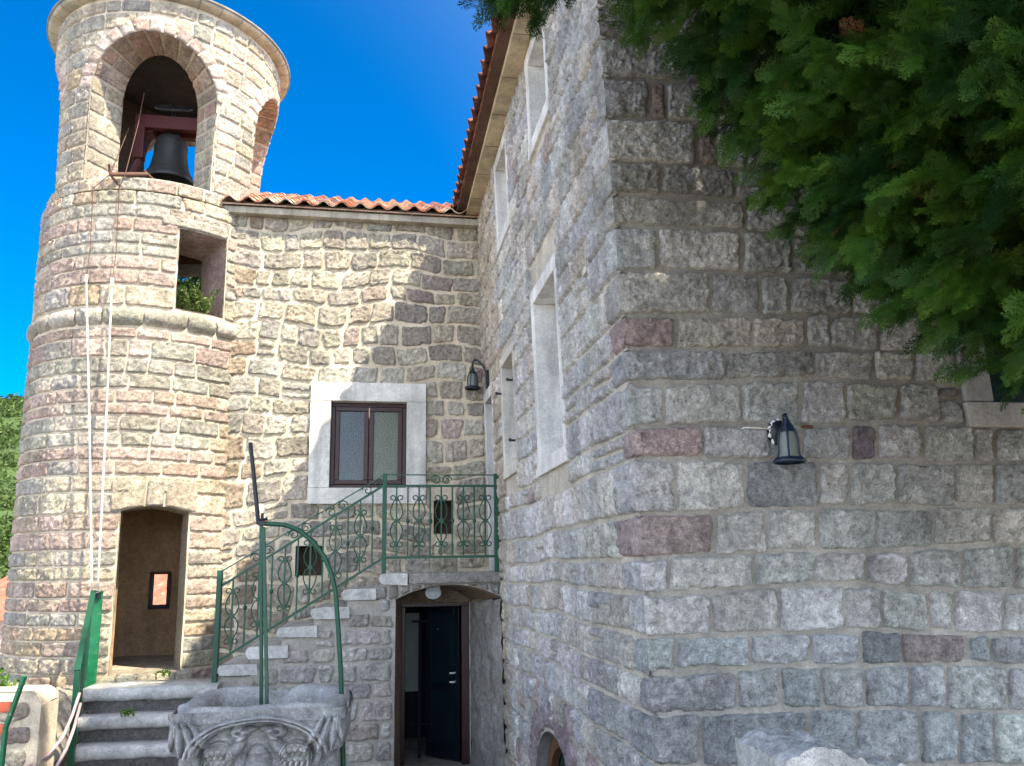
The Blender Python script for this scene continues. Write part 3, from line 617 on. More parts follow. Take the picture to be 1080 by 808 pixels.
yup = [209, 215, 229, 243.8, 257, 269, 284, 300, 322.5]; kup = 'MPGPGGPPC'
def tcol(rg, k):
    r = rg.random(); G_ = (.455, .42, .35); Cm = (.57, .495, .37); P_ = (.52, .40, .325); O = (.55, .43, .30)
    if k == 'P': c = P_ if r < .78 else ((.57, .45, .37) if r < .9 else G_)
    elif k == 'G': c = G_ if r < .6 else ((.47, .43, .36) if r < .8 else Cm)
    elif k == 'C': c = Cm if r < .65 else (G_ if r < .9 else O)
    else: c = rg.choice([P_, Cm, G_, O, O])
    return vary(rg, c, .13)
rng = random.Random(33)
rowsT = [(zrow(b), zrow(a), kinds[i]) for i, (a, b) in enumerate(zip(ylow[:-1], ylow[1:]))]
rowsU = [(zrow(b), zrow(a), kup[i+1] if i+1 < len(kup) else 'C') for i, (a, b) in enumerate(zip(yup[:-1], yup[1:]))]
rowsU[0] = (rowsU[0][0], ZB-.005, 'M')
def ublk(a, b, c, d):
    def f(v0, v1):
        if not (v1 > c+.03 and v0 < d-.03): return []
        out = []
        for s in (-U1, 0, U1): out.append((a+s, b+s))
        return out
    return f
tb = [ublk(DA0*R0-.012, DA1*R0+.012, GROUND, DZ1+.09), ublk(TW0*R0-.01, TW1*R0+.01, TWZ0-.3, TWZ1), ublk(wrapU(asl_o)-.1, wrapU(asl_o)+.1, 1.18, 1.62), ublk(wrapU(abw)-.5, wrapU(abw)+.5, 5.35, 6.3)]
jamb_lo = rblk(TW0*R0-.0, TW1*R0+.0, TWZ0, TWZ1)
for (v0, v1, k) in rowsT+rowsU:
    if v1 > 4.5 and v0 < 4.86 and k is None: continue
    for (ua, ub, rs) in ((-2.35, 1.45, .022), (1.45, U1-2.35, .07)):
        rows_fill(tm, fmapT, rng, [(v0, v1)], ua, ub, .2, .52, .008, tb, lambda rg, ri, u, v: tcol(rg, k), h=.014, res=rs*.8, rough=.015, bev=.014, rc=.03, wob=.016, jit=.007, frq=12)
# belfry courses
rowsB = []; z = ZSILL
rowsB.append((ZB+.005, ZSILL, 'M'))
while z < 8.98: z2 = min(z+rng.uniform(.19, .27), 9.0); rowsB.append((z, z2, 'B')); z = z2
def bblk(v0, v1):
    out = []
    if v0 < ZSILL-.01: return out
    for k in range(4):
        a0 = (A0+k*pi/2)*R0; R = float(Rz(v0)); vm = v0*.45+v1*.55
        if v0 <= ZSPR: w = WO; 
        else:
            d = (WO+.165)**2-(vm-ZSPR)**2
            if d <= 0: continue
            w = min(sqrt(d), R*.98)
        w = max(w, 0); 
        if v1 > ZSPR and v0 <= ZSPR: w = WO+(.165 if vm > ZSPR else .02)
        x = asin(min(.99, w/R))*R0+.008
        for s in (-U1, 0, U1): out.append((a0-x+s, a0+x+s))
    return out
for (v0, v1, k) in rowsB:
    for (ua, ub, rs) in ((-2.35, 2.6, .022), (2.6, U1-2.35, .07)):
        rows_fill(tm, fmapT, rng, [(v0, v1)], ua, ub, .2, .44, .012, [bblk], lambda rg, ri, u, v: tcol(rg, 'M' if k == 'M' else rg.choice('CCCG')), h=.014, res=rs*.8, rough=.015, bev=.014, rc=.03, wob=.016, jit=.007, frq=12)
wall_t = tm.build('wall', [M_ST, M_MO], tower)
# belfry arches: pink voussoirs on the face and a splayed stone reveal
for k in range(4):
    a0 = A0+k*pi/2; m = MB(); rs = .022 if k < 2 else .06
    def frng(u, v, h, a0=a0):                                # u = sideways on the chord, v = height
        R = Rz(v)+h; return st3(TCX+R*np.sin(a0+np.arcsin(np.clip(u/R, -.999, .999))), TCY-R*np.cos(a0+np.arcsin(np.clip(u/R, -.999, .999))), v)
    nv = 15; rg = random.Random(60+k)
    for i in range(nv):
        b0, b1 = pi*i/nv+.002, pi*(i+1)/nv-.002
        P = lambda a, r: (r*cos(a), ZSPR+r*sin(a))
        stone(m, frng, [P(b1, WO-.004), P(b0, WO-.004), P(b0, WO+.185), P(b1, WO+.185)], .018, rs, 100+i, vary(rg, rg.choice([(.59, .46, .39), (.61, .50, .42), (.57, .43, .36)]), .12), bev=.012, rc=.012, wob=.006, rough=.009)
    m.build('arch_ring', [M_ST], tower)
    m = MB(); nk = 14
    def outer(s):                                            # s 0..1 from left sill over the arch to right sill
        L = [ZSPR-ZSILL, pi*WO, ZSPR-ZSILL]; d = s*sum(L)
        x = np.where(d < L[0], -WO, np.where(d < L[0]+L[1], -WO*np.cos((d-L[0])/WO), WO)); z = np.where(d < L[0], ZSILL+d, np.where(d < L[0]+L[1], ZSPR+WO*np.sin(np.clip((d-L[0])/WO, 0, pi)), ZSILL+sum(L)-d)); return x, z
    def inner(s):
        L = [ZSPR-ZSILL, pi*WO, ZSPR-ZSILL]; d = s*sum(L)
        x = np.where(d < L[0], -WI, np.where(d < L[0]+L[1], -WI*np.cos((d-L[0])/WO), WI)); z = np.where(d < L[0], ZSILL+d*(ZSPI-ZSILL)/L[0], np.where(d < L[0]+L[1], ZSPI+RISE_I*np.sin(np.clip((d-L[0])/WO, 0, pi)), ZSILL+(sum(L)-d)*(ZSPI-ZSILL)/L[0])); return x, z
    def frev(u, v, h, a0=a0):                                # u along the arch 0..1 (times 4.9), v depth 0..1 (times .5)
        s = np.clip(u/4.9, 0, 1); t = v/.5; xo, zo = outer(s); xi, zi = inner(s)
        ao = a0+np.arcsin(xo/Rz(zo)); ai = a0+np.arcsin(np.clip(xi/RI, -1, 1))
        ro = Rz(zo)+.006
        Po = st3(TCX+ro*np.sin(ao), TCY-ro*np.cos(ao), zo); Pi_ = st3(TCX+RI*np.sin(ai), TCY-RI*np.cos(ai), zi)
        P = Po*(1-t[..., None])+Pi_*t[..., None]
        c = np.array([TCX, TCY, 0]); cx = st3(c[0]+.0*u, c[1]+.0*u, np.minimum(zo, ZSPR)); d = cx-P; d = d/(np.linalg.norm(d, axis=-1)[..., None]+1e-9)
        ax = np.array([cos(a0), sin(a0), 0]); side = -np.sign(xo)*np.where(zo <= ZSPR+1e-6, 1, 0)
        inn = np.stack([-xo*ax[0], -xo*ax[1], np.where(zo > ZSPR, -(zo-ZSPR), 0*zo)], -1); inn = inn/(np.linalg.norm(inn, axis=-1)[..., None]+1e-9)
        return P+inn*h[..., None] if np.ndim(h) else P+inn*h
    ug = np.linspace(0, 4.9, 81)[:, None]; vg = np.linspace(0, .5, 5)[None]
    m.grid(frev(ug+0*vg, vg+0*ug, 0.004*fbm(st3(ug*6, vg*6, k), 2, 4)), (.47, .40, .31), 1)
    us = [0]; 
    while us[-1] < 4.9-.1: us.append(min(us[-1]+rg.uniform(.18, .26), 4.9))
    for i in range(len(us)-1):
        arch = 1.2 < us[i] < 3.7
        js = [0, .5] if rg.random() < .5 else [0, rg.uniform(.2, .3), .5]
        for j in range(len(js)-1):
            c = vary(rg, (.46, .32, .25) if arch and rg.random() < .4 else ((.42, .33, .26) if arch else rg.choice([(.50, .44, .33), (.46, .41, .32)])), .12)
            stone(m, frev, [(us[i]+.008, js[j]+.004), (us[i+1]-.008, js[j]+.004), (us[i+1]-.008, js[j+1]-.006), (us[i]+.008, js[j+1]-.006)], .013, rs, 200+i*3+j, c, (0, 0, 1 if j == 0 else 0, 0), .02, .009, .02, .008)
    m.build('arch_reveal', [M_ST, M_MO], tower)
# inner shells, floors, roof
def fin(u, v, h): a = u/RI; return st3(TCX+(RI-h)*np.sin(a), TCY-(RI-h)*np.cos(a), v)
Ui = 2*pi*RI
m = MB()
def ia(off): return asin(max(-1, min(1, off/RI)))
dmid = (DA0+DA1)/2; dhw = R0*sin((DA1-DA0)/2); di0, di1 = (dmid-ia(dhw))*RI, (dmid+ia(dhw))*RI
tmid = (TW0+TW1)/2; thw = R0*sin((TW1-TW0)/2); ti0, ti1 = (tmid-ia(thw*.72))*RI, (tmid+ia(thw*.72))*RI
wu = lambda a: (a % (2*pi))*RI
iops = [(di0, di1, lambda u: DZ0, lambda u: DZ1+DC*(1-(2*(u-di0)/(di1-di0)-1)**2)), rect(ti0, ti1, TWZ0, TWZ1-.14), rect(wu(aslit)-.15, wu(aslit)+.15, 1.14, 1.66), rect(wu(abw)-.36, wu(abw)+.36, 5.3, 6.3)]
sheet(m, fin, 0, Ui, DZ0-.05, 6.5, iops, .12, 0, (.40, .27, .155), .012)
m.build('inner_wall', M_PLAST, tower)
m = MB(); bi = []
for k in range(4):
    a0 = (A0+k*pi/2) % (2*pi); h_ = ia(WI); lo, hi = a0-h_, a0+h_
    top = (lambda u, a0=a0: ZSPI+RISE_I*sqrt(max(0, 1-(RI*sin(norm(u/RI-a0))/WI)**2)))
    for p, q in ([(lo, hi)] if lo >= 0 and hi <= 2*pi else ([(lo+2*pi, 2*pi), (0, hi)] if lo < 0 else [(lo, 2*pi), (0, hi-2*pi)])): bi.append((p*RI, q*RI, lambda u: ZSILL, top))
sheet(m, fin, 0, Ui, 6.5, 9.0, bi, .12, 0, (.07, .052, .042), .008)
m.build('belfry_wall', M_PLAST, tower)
m = MB()
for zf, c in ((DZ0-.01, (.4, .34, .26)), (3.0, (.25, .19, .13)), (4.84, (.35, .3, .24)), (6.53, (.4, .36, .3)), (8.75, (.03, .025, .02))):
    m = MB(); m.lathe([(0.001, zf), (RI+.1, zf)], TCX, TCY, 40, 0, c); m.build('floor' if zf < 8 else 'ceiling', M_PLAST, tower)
def jamb(name, aL, aR, iL, iR, z0, z1, i0, i1, crown, col, mb):
    def prof(a, b, r, zz0, zz1, cr): 
        return [(TCX+r*sin(a), TCY-r*cos(a), zz0+(zz1-zz0)*i/8) for i in range(9)]+[(TCX+r*sin(a+(b-a)*i/12), TCY-r*cos(a+(b-a)*i/12), zz1+cr*(1-(2*i/12-1)**2)) for i in range(1, 12)]+[(TCX+r*sin(b), TCY-r*cos(b), zz1+(zz0-zz1)*i/8) for i in range(9)]+[(TCX+r*sin(b+(a-b)*i/6), TCY-r*cos(b+(a-b)*i/6), zz0) for i in range(1, 7)]
    loft(mb, prof(aL, aR, 1.48, z0, z1, crown), prof(iL, iR, RI-.005, i0, i1, crown), 8, 0, col, .012)
m = MB(); jamb('d', DA0, DA1, di0/RI, di1/RI, DZ0, DZ1, DZ0, DZ1, DC, (.42, .36, .27), m); m.build('door_reveal', M_ST, tower)
m = MB(); jamb('w', TW0, TW1, ti0/RI, ti1/RI, TWZ0, TWZ1, TWZ0, TWZ1-.14, 0, (.40, .30, .25), m); m.build('window_reveal', M_ST, tower)
m = MB(); jamb('s', wrapU(asl_o)/R0-.09/R0, wrapU(asl_o)/R0+.09/R0, wu(aslit)/RI-.15/RI, wu(aslit)/RI+.15/RI, 1.18, 1.62, 1.14, 1.66, 0, (.22, .16, .11), m); m.build('slit_reveal', M_ST, tower); m = MB()
jamb('b', wrapU(abw)/R0-.5/R0, wrapU(abw)/R0+.5/R0, wu(abw)/RI-.36/RI, wu(abw)/RI+.36/RI, 5.35, 6.30, 5.3, 6.3, 0, (.25, .2, .15), m); m.build('window_reveal', M_ST, tower)
# lintels, string course, cornice
m = MB(); rng = random.Random(9)
un = R0*(DA1-DA0); top = lambda u: DZ1+DC*(1-(2*(u/R0-DA0)/(DA1-DA0)-1)**2)
for (p, q) in ((-.16, .34), (.345, .62), (.625, 1.13)):
    ua, ub = DA0*R0+un*p, DA0*R0+un*q
    stone(m, fmapT, [(ua, max(DZ1-.02, top(ua) if 0 <= p <= 1 else DZ1-.02)), (ub-.006, max(DZ1-.02, top(ub) if 0 <= q <= 1 else DZ1-.02)), (ub-.006, 2.73), (ua, 2.73)], .026, .02, rng.randint(1, 999), vary(rng, (.52, .45, .34), .08), (0, 0, 0, 0), .02, .009, .03, .01)
m.build('lintel', M_ST, tower); m = MB()
ua, ub = TW0*R0-.22, TW1*R0+.02
stone(m, fmapT, [(ua, TWZ1+.005), (ub, TWZ1+.005), (ub, TWZ1+.16), (ua, TWZ1+.16)], .024, .02, 5, (.53, .47, .38), bev=.02, rough=.009)
m.build('lintel', M_ST, tower)
m = MB(); zb0, zb1 = 4.60, 4.82; prof = []
for i in range(13): t = i/12; prof.append((1.47+.075*sin(pi*t)**.7, zb0+(zb1-zb0)*t))
k = 0; a = radians(-140); rng = random.Random(3)
while a < radians(62):
    b = a+rng.uniform(.16, .34); AA = np.linspace(a+.006, b-.006, 14); pr = np.array(prof); sc = np.where((np.arange(14) == 0) | (np.arange(14) == 13), .975, 1.0)[:, None]
    rr = pr[None, :, 0]*sc; zz = pr[None, :, 1]+0*rr; P = st3(TCX+np.sin(AA)[:, None]*rr, TCY-np.cos(AA)[:, None]*rr, zz); n_ = fbm(P*9, 4, 8); dirv = st3(np.sin(AA)[:, None]+0*rr, -np.cos(AA)[:, None]+0*rr, 0*rr)
    m.grid(P+dirv*n_[..., None]*.016, np.array(vary(rng, (.43, .40, .32), .1))*(1+.15*n_[..., None]), 0); a = b
m.build('string_course', M_ST, tower)
m = MB(); m.lathe([(1.44, 9.035), (1.50, 9.04), (1.60, 9.05), (1.63, 9.065), (1.64, 9.09)], TCX, TCY, 72, 0, (.42, .38, .29)); m.lathe([(1.64, 9.09), (1.66, 9.095), (1.66, 9.125), (.9, 9.45), (.001, 9.7)], TCX, TCY, 72, 0, (.20, .19, .17))
for i in range(22): aa = -2.2+i*.2+rng.uniform(-.03, .03); m.lathe([(1.50, 9.038), (1.60, 9.048), (1.632, 9.063), (1.643, 9.09)], TCX, TCY, 1, 0, (.2, .18, .14), aa, aa+.006)
m.build('cornice', M_CUT, tower)
m = MB(); rng = random.Random(12)
for i in range(5):
    ua, ub = DA0*R0-.1+i*.19, DA0*R0+.08+i*.19
    P = [(TCX+r*sin(u/R0), TCY-r*cos(u/R0)) for u, r in ((ua, 1.62), (ub, 1.62), (ub, 1.28), (ua, 1.28))]
    m.hexa([(p[0], p[1], .40) for p in P]+[(p[0], p[1], DZ0+rng.uniform(-.015, .012)) for p in P], 0, vary(rng, (.55, .49, .36), .1))
m.build('threshold', M_ST, tower, .025)

# ---- bell, its frame and ropes
bx, by = -2.965, 11.3
bell = thing('bell', (bx, by, 6.9), 'dark bronze bell hanging in the belfry of the round tower', 'bell')
m = MB(); pr = [(.335, 7.07), (.345, 7.085), (.335, 7.12), (.30, 7.19), (.262, 7.29), (.235, 7.42), (.222, 7.55), (.214, 7.66), (.20, 7.72), (.16, 7.765), (.08, 7.79), (.001, 7.795)]
m.lathe(pr, bx, by, 56); m.lathe([(.335, 7.07), (.31, 7.09), (.22, 7.3), (.18, 7.65), (.001, 7.7)], bx, by, 40)
for z0, r in ((7.185, .306), (7.60, .2205), (7.64, .2175)): m.lathe([(r-.004, z0-.012), (r+.006, z0-.004), (r+.006, z0+.004), (r-.008, z0+.012)], bx, by, 56)
m.build('bell_body', M_BELL, bell)
m = MB()
for dx in (-.06, .06): m.tube([(bx+dx, by, 7.76), (bx+dx*1.3, by, 7.84), (bx+dx*.6, by, 7.9)], .022, 8)
m.build('crown', M_BELL, bell)
m = MB(); m.tube([(bx, by, 7.7), (bx+.03, by, 7.2), (bx+.035, by, 7.03)], [.014, .016, .05], 8); m.build('clapper', M_IRON, bell)
fr = thing('timber_frame', (bx, by, 6.55), 'red painted timber frame carrying the bell', 'frame')
m = MB(); m.box(-3.42, -2.42, by-.17, by-.07, 7.83, 8.03); m.box(-3.42, -2.42, by+.07, by+.17, 7.83, 8.03); m.build('beam', M_RED, fr, .01)
m = MB(); m.box(-2.55, -2.47, by-.16, by-.08, 7.3, 7.83); m.build('hanger_post', M_RED, fr, .008)
m = MB(); m.box(-3.42, -3.28, by-.20, by-.06, 7.35, 7.83); m.build('hanger_post', M_RED, fr, .008)
m = MB(); m.box(-3.28, -3.2, by-.1, by+.1, 7.80, 7.9); m.bar((-3.3, by-.1, 7.5), (-3.55, by-.3, 6.6), .07, .07); m.build('brace', M_RED, fr, .008)
m = MB(); A = np.linspace(0, 2*pi, 33); wx, wz = -2.95, 8.22
m.tube(st3(wx+.24*np.cos(A), by-.05+.10*np.sin(A), wz+.09*np.sin(A)), .022, 8)
for k in range(4): a = k*pi/2+.4; m.tube([(wx, by-.05, wz), (wx+.24*cos(a), by-.05+.1*sin(a), wz+.09*sin(a))], .014, 6)
m.tube([(wx, by-.05, 8.0), (wx, by-.05, 8.3)], .03, 8)
m.build('ringing_wheel', M_IRON, bell)
def onTsurf(px, py, off): p = onC(px, py, 1.475); d = np.array([p[0]-TCX, p[1]-TCY]); d /= np.linalg.norm(d); return np.array([p[0]+d[0]*off, p[1]+d[1]*off, p[2]])
pl = onY(116, 184, 10.02); prr = onY(156, 184, 10.10)
m = MB(); m.tube([pl, prr], .028, 8); m.tube([pl+(-.02, 0, .13), pl, pl+(.1, .1, -.12)], .016, 6); m.tube([prr+(-.05, 0, .05), prr, prr+(.08, .05, -.06)], .016, 6)
gd = m.build('rope_guide', M_RUST); tag(gd, 'rusty iron rope guide bar lying on the belfry sill', 'bar')
pA = onY(152, 98, 10.75); pB = onY(136, 135, 10.75)
r1 = [pA, onY(146, 130, 10.5), onY(132, 184, 9.97), onTsurf(127, 200, .035), onTsurf(124, 270, .05), onTsurf(121, 300, .08)]
r2 = [pB, onY(128, 155, 10.4), onY(117, 183, 9.98), onTsurf(100, 200, .035), onTsurf(98, 262, .05), onTsurf(96, 297, .09)]
end = onY(100, 622, 9.77)
def fine(P, n=8):
    P = [np.array(p) for p in P]; out = []
    for a, b in zip(P[:-1], P[1:]):
        for i in range(n): out.append(a+(b-a)*i/n)
    return out+[P[-1]]
for R_, lab, e in ((r1, 'bell rope that runs over the outer end of the guide bar, right of the pair', end+(.03, 0, 0)), (r2, 'bell rope hanging left of its twin against the tower', end+(-.03, 0, 0))):
    rp = thing('bell_rope', tuple(R_[0]), lab, 'rope', 'ropes from the belfry')
    m = MB(); m.tube(fine(R_), .005, 6); m.build('chain', M_RUST, rp)
    m = MB(); mid = (R_[-1]+e)/2+(.012, -.02, 0); m.tube(fine([R_[-1], mid, e], 10), .0115, 6); m.tube([R_[-1]+(0, 0, -.04), R_[-1]+(0, 0, .05)], .017, 8); m.build('rope', M_ROPE, rp)

# ================================================================ STAIRCASE TO THE LANDING
stair = thing('stone_staircase', (-.1, 10.1, GROUND), 'outside stone staircase with pale worn treads climbing to a landing over an arched cellar door', 'staircase')
YS = 9.60
def fmapS(u, v, h): return st3(u, YS-h, v)
TR = [(-1.70, -1.27, .645), (-1.385, -.935, .838), (-1.06, -.61, 1.035), (-.715, -.285, 1.235), (-.35, .04, 1.43)]
LZ = 1.60
def prof_top(u):
    if u > .06: return LZ-.13
    for i, (a, b, z) in enumerate(TR):
        nx = TR[i+1][0]+.05 if i+1 < 5 else .06
        if u < nx: return z-.135 if u >= a+.04 else GROUND+.01
    return LZ-.13
m = MB(); rng = random.Random(17)
def s_ops(u): return 1.30+.155*(1-(2*(u-.245)/1.235-1)**2)
arch_o = (.245, 1.48, lambda u: GROUND, lambda u: max(GROUND, s_ops(u)))
xs = [-1.70]+[t[0]+.05 for t in TR[1:]]+[.06, 1.47]
for i in range(len(xs)-1):
    a, b = xs[i], xs[i+1]; top = prof_top((a+b)/2)
    sheet(m, fmapS, a, b, GROUND, top, [arch_o] if b > 1 else [], .1, 1, (.42, .39, .335), .01)
def stb(v0, v1):
    out = []; bl = None
    if v0 < 1.49: out.append((.225, 1.6))
    lim = -1.70
    for i in range(len(xs)-1):
        if prof_top((xs[i]+xs[i+1])/2) < v1-.02: lim = xs[i+1]
    out.append((-1.8, lim)); return out
rows = []; z = LZ-.135
for hgt in (.15, .17, .16, .2, .17, .22, .19, .24, .2, .22, .2, .2, .2): rows.append((z-hgt, z)); z -= hgt
def col_st(rg, ri, u, v):
    c = rg.choice([(.50, .475, .425), (.54, .505, .45), (.58, .535, .46), (.46, .44, .405), (.61, .565, .485)])
    if rg.random() < .1: c = (.52, .45, .41)
    return vary(rg, c)
rows_fill(m, fmapS, rng, rows[1:], -1.7, 1.47, .18, .42, .018, [stb, lambda a, b: [(.19, 1.6)] if b > 1.27 else []], col_st, h=.028, res=.016, rough=.014, bev=.022, rc=.05, wob=.03, jit=.014, split_p=.08, frq=12)
for k in range(10):                                          # upright arch stones under the landing slab
    u0 = .16+k*.131; u1 = u0+.125; lo = lambda u: 1.28+.155*(1-(2*(min(max(u, .2), 1.5)-.245)/1.235-1)**2)
    stone(m, fmapS, [(u0+.006, lo(u0)+.025), (min(u1, 1.47)-.004, lo(min(u1, 1.47))+.025), (min(u1, 1.47)-.004, LZ-.138), (u0+.006, LZ-.138)], .03, .016, 300+k, vary(rng, (.37, .335, .29)), bev=.025, rc=.03, rough=.010)
stone(m, fmapS, [(-.17, 1.30), (.15, 1.30), (.15, LZ-.14), (-.17, LZ-.14)], .03, .018, 99, (.38, .36, .32), bev=.03, rough=.011)
m.build('side_wall', [M_ST, M_MO], stair)
m = MB(); m.box(-1.68, .2, YS+.02, YM-.02, GROUND, .45, 0, (.40, .38, .34))
for i, (a, b, z) in enumerate(TR): m.box(a+.06, .22, YS+.02, YM-.02, .45 if i == 0 else TR[i-1][2]-.135, z-.135, 0, (.36, .33, .28))
m.box(.06, .24, YS+.02, YM-.02, 1.295, LZ-.135, 0, (.36, .33, .28)); m.build('core', M_PLAST, stair)
rng = random.Random(2)
def tread(a, b, z, th=.135):
    m = MB(); prof = []; w = b-a
    for i in range(7): t = -pi/2+pi*i/6; prof.append((a+.055-.055*cos(t), z-th/2+(th/2-.004)*sin(t)))
    prof += [(a+.3*w, z-.002), (b, z), (b, z-th)]
    n = len(prof); ys = [YS-.055+rng.uniform(-.008, .008), YS+.3, YM-.01]
    G = np.array([[(p[0], y, p[1]) for y in ys] for p in prof+[prof[0]]]); G = G+.022*fbm(G*7, 4, int(a*50)+99)[..., None]
    m.grid(G, np.array((.46, .445, .40))*(1+.3*fbm(G*9, 4, 8)[..., None]), 0, False)
    cpt = np.mean(G[:-1, 0], 0); bb = m.verts(np.vstack([G[:, 0], cpt[None]]), (.56, .545, .50))
    m.tris([[bb+i, bb+i+1, bb+n+1] for i in range(n)], 0, False); return m.build('tread', M_TREAD, stair)
for (a, b, z) in TR: tread(a+rng.uniform(-.015, .015), b+rng.uniform(-.02, .015), z+rng.uniform(-.006, .006), rng.uniform(.12, .145))
tread(.05, .385, LZ)
m = MB(); m.box(.388, 1.47, YS-.045, YM-.01, LZ-.132, LZ-.006, 0, (.36, .34, .30)); o = m.build('landing_slab', M_ST, stair, .02)

# ---- wrought iron railing
rail = thing('stair_railing', (-.1, 9.58, .5), 'green wrought iron railing with scrolled balusters along the stairs and landing', 'railing')
YR = 9.585
BZ0, BZ1, TZ = 1.79, 2.62, 2.745
def circ(cx, cz, r, a0, a1, n=18, shrink=1.0): return [(cx+r*(1-(1-shrink)*i/n)*cos(a0+(a1-a0)*i/n), YR, cz+r*(1-(1-shrink)*i/n)*sin(a0+(a1-a0)*i/n)) for i in range(n+1)]
def scroll(cx, cz, s, r=.0075):                              # hour-glass of two S curves with curled ends
    m = MB()
    for sg in (-1, 1):
        for vs in (-1, 1):
            P = []
            for i in range(15): t = i/14; P.append((cx+sg*(.012+.062*sin(pi*t**.8)**1.0*(1-.15*t)), YR, cz+vs*t*.27*s))
            q = P[-1]
            for i in range(1, 15): a = pi+(-1.6*pi)*i/14; rr = .034*(1-.45*i/14); P.append((q[0]+sg*(.034+rr*cos(a)), YR, q[2]+vs*(.0+rr*sin(-a))*-1))
            m.tube(P, r, 6)
    for zz, w in ((cz, .024), (cz+.255*s, .02), (cz-.255*s, .02)): m.box(cx-w, cx+w, YR-.014, YR+.014, zz-.022, zz+.022)
    return m
def baluster(cx, z0, z1, fancy, cz):
    m = MB(); m.box(cx-.009, cx+.009, YR-.009, YR+.009, z0, z1)
    if not fancy: m.lathe([(.009, cz-.03), (.022, cz-.012), (.022, cz+.012), (.009, cz+.03)], cx, YR, 10)
    b = m.build('baluster', M_GREEN, rail)
    if fancy: scroll(cx, cz, 1.0).build('scroll', M_GREEN, b)
def post(x, z0, z1, w=.045, dep=.045):
    m = MB(); m.box(x-w/2, x+w/2, YR-dep/2, YR+dep/2, z0, z1); m.build('post', M_GREEN, rail, .004)
post(.105, LZ-.1, TZ+.01, .05); post(1.425, LZ-.06, TZ+.01, .05); post(-1.70, .42, 1.66, .05, .11)
m = MB(); m.box(.09, 1.45, YR-.012, YR+.012, TZ-.012, TZ); m.build('top_rail', M_GREEN, rail)
m = MB(); m.box(.09, 1.43, YR-.018, YR+.018, BZ1-.025, BZ1); m.build('middle_rail', M_GREEN, rail)
m = MB(); m.box(.09, 1.43, YR-.018, YR+.018, BZ0-.03, BZ0); m.build('bottom_rail', M_GREEN, rail)
for k in range(9): baluster(.245+k*.131, BZ0, BZ1-.02, k % 2 == 0, (BZ0+BZ1)/2-.01)
m = MB()
for sg in (-1, 1): m.tube(circ(.245+4*.131+sg*.065, BZ1+.055, .062, pi/2-sg*pi/2+ (0), pi/2-sg*pi/2+sg*2.6*pi, 34, .25), .0075, 6)
m.build('crest_scroll', M_GREEN, rail)
xA, xB = -1.70, .105; zT = lambda x: 1.64+(TZ-.006-1.64)*(x-xA)/(xB-xA)
m = MB(); m.bar((xA, YR, 1.64), (xB, YR, TZ-.006), .024, .012); m.build('top_rail', M_GREEN, rail)
zM = lambda x: 1.475+(BZ1-.0-1.475)*(x-xA)/(xB-xA)
m = MB(); m.bar((xA, YR, zM(xA)), (xB, YR, zM(xB)), .036, .025); m.build('middle_rail', M_GREEN, rail)
zL = lambda x: .665+(BZ0-.015-.665)*(x-xA)/(xB-xA)
m = MB(); m.bar((xA, YR, zL(xA)), (xB, YR, zL(xB)), .036, .028); m.build('bottom_rail', M_GREEN, rail)
for k in range(12):
    x = xA+.145+k*.1385; baluster(x, zL(x), zM(x), k % 2 == 0, (zL(x)+zM(x))/2)
for k in range(4):
    m = MB()
    for sg in (-1, 1):
        x = xA+.44+k*.41+sg*.065; zz = (zM(x)+zT(x))/2
        m.tube(circ(x, zz, .06, pi/2-sg*pi/2, pi/2-sg*pi/2+sg*2.5*pi, 30, .25), .0075, 6)
    m.build('crest_scroll', M_GREEN, rail)

# ---- wall lanterns
def lantern_body(root, c, s, mat=M_BLACK):
    x, y, z = c; k = 6
    def ring(r, zz, rot=0): return [(x+r*s*cos(2*pi*i/k+rot), y+r*s*sin(2*pi*i/k+rot), z+zz*s) for i in range(k)]
    m = MB(); R = [ring(.115, -.17), ring(.118, -.155), ring(.09, -.13)]
    for A_, B_ in zip(R[:-1], R[1:]): loft(m, A_+A_[:1], B_+B_[:1], 1, nz=0)
    rb = [(0.118, -.155), (.082, -.12), (.078, .0), (.062, .06), (.03, .115), (.022, .14), (.006, .17), (.004, .20)]
    for i in range(k):
        a = 2*pi*i/k; m.tube([(x+r*s*cos(a), y+r*s*sin(a), z+zz*s) for r, zz in rb[:5]], .007*s/1.0, 6)
    P = np.array([[(x+r*s*cos(2*pi*i/24), y+r*s*sin(2*pi*i/24), z+zz*s) for r, zz in ((.064, .055), (.034, .11), (.022, .14), (.012, .165), (.006, .20))] for i in range(25)]); m.grid(P, (1, 1, 1), 0)
    P = np.array([[(x+r*s*cos(2*pi*i/24), y+r*s*sin(2*pi*i/24), z+zz*s) for r, zz in ((.08, -.125), (.118, -.15), (.122, -.165), (.11, -.172))] for i in range(25)]); m.grid(P, (1, 1, 1), 0)
    m.build('lantern_cage', mat, root)
    m = MB(); P = np.array([[(x+r*s*cos(2*pi*i/24), y+r*s*sin(2*pi*i/24), z+zz*s) for r, zz in ((.088, -.14), (.078, -.10), (.072, 0), (.056, .06))] for i in range(25)]); m.grid(P, (1, 1, 1), 0); m.build('glass', M_GLC, root)
lc = onY(831, 462, 4.22); wy = yfront(lc[2])
l1 = thing('wall_lantern', (lc[0], wy, lc[2]), 'dark blue black glass wall lantern fixed low on the large shaded grey stone front', 'lantern', 'wall lanterns')
lantern_body(l1, (lc[0], lc[1], lc[2]-.01), .78, paint_mat('blue_black_metal', (.010, .022, .038), .35))
m = MB(); A = np.linspace(0, 2*pi, 20); bc = onB(819, 457)
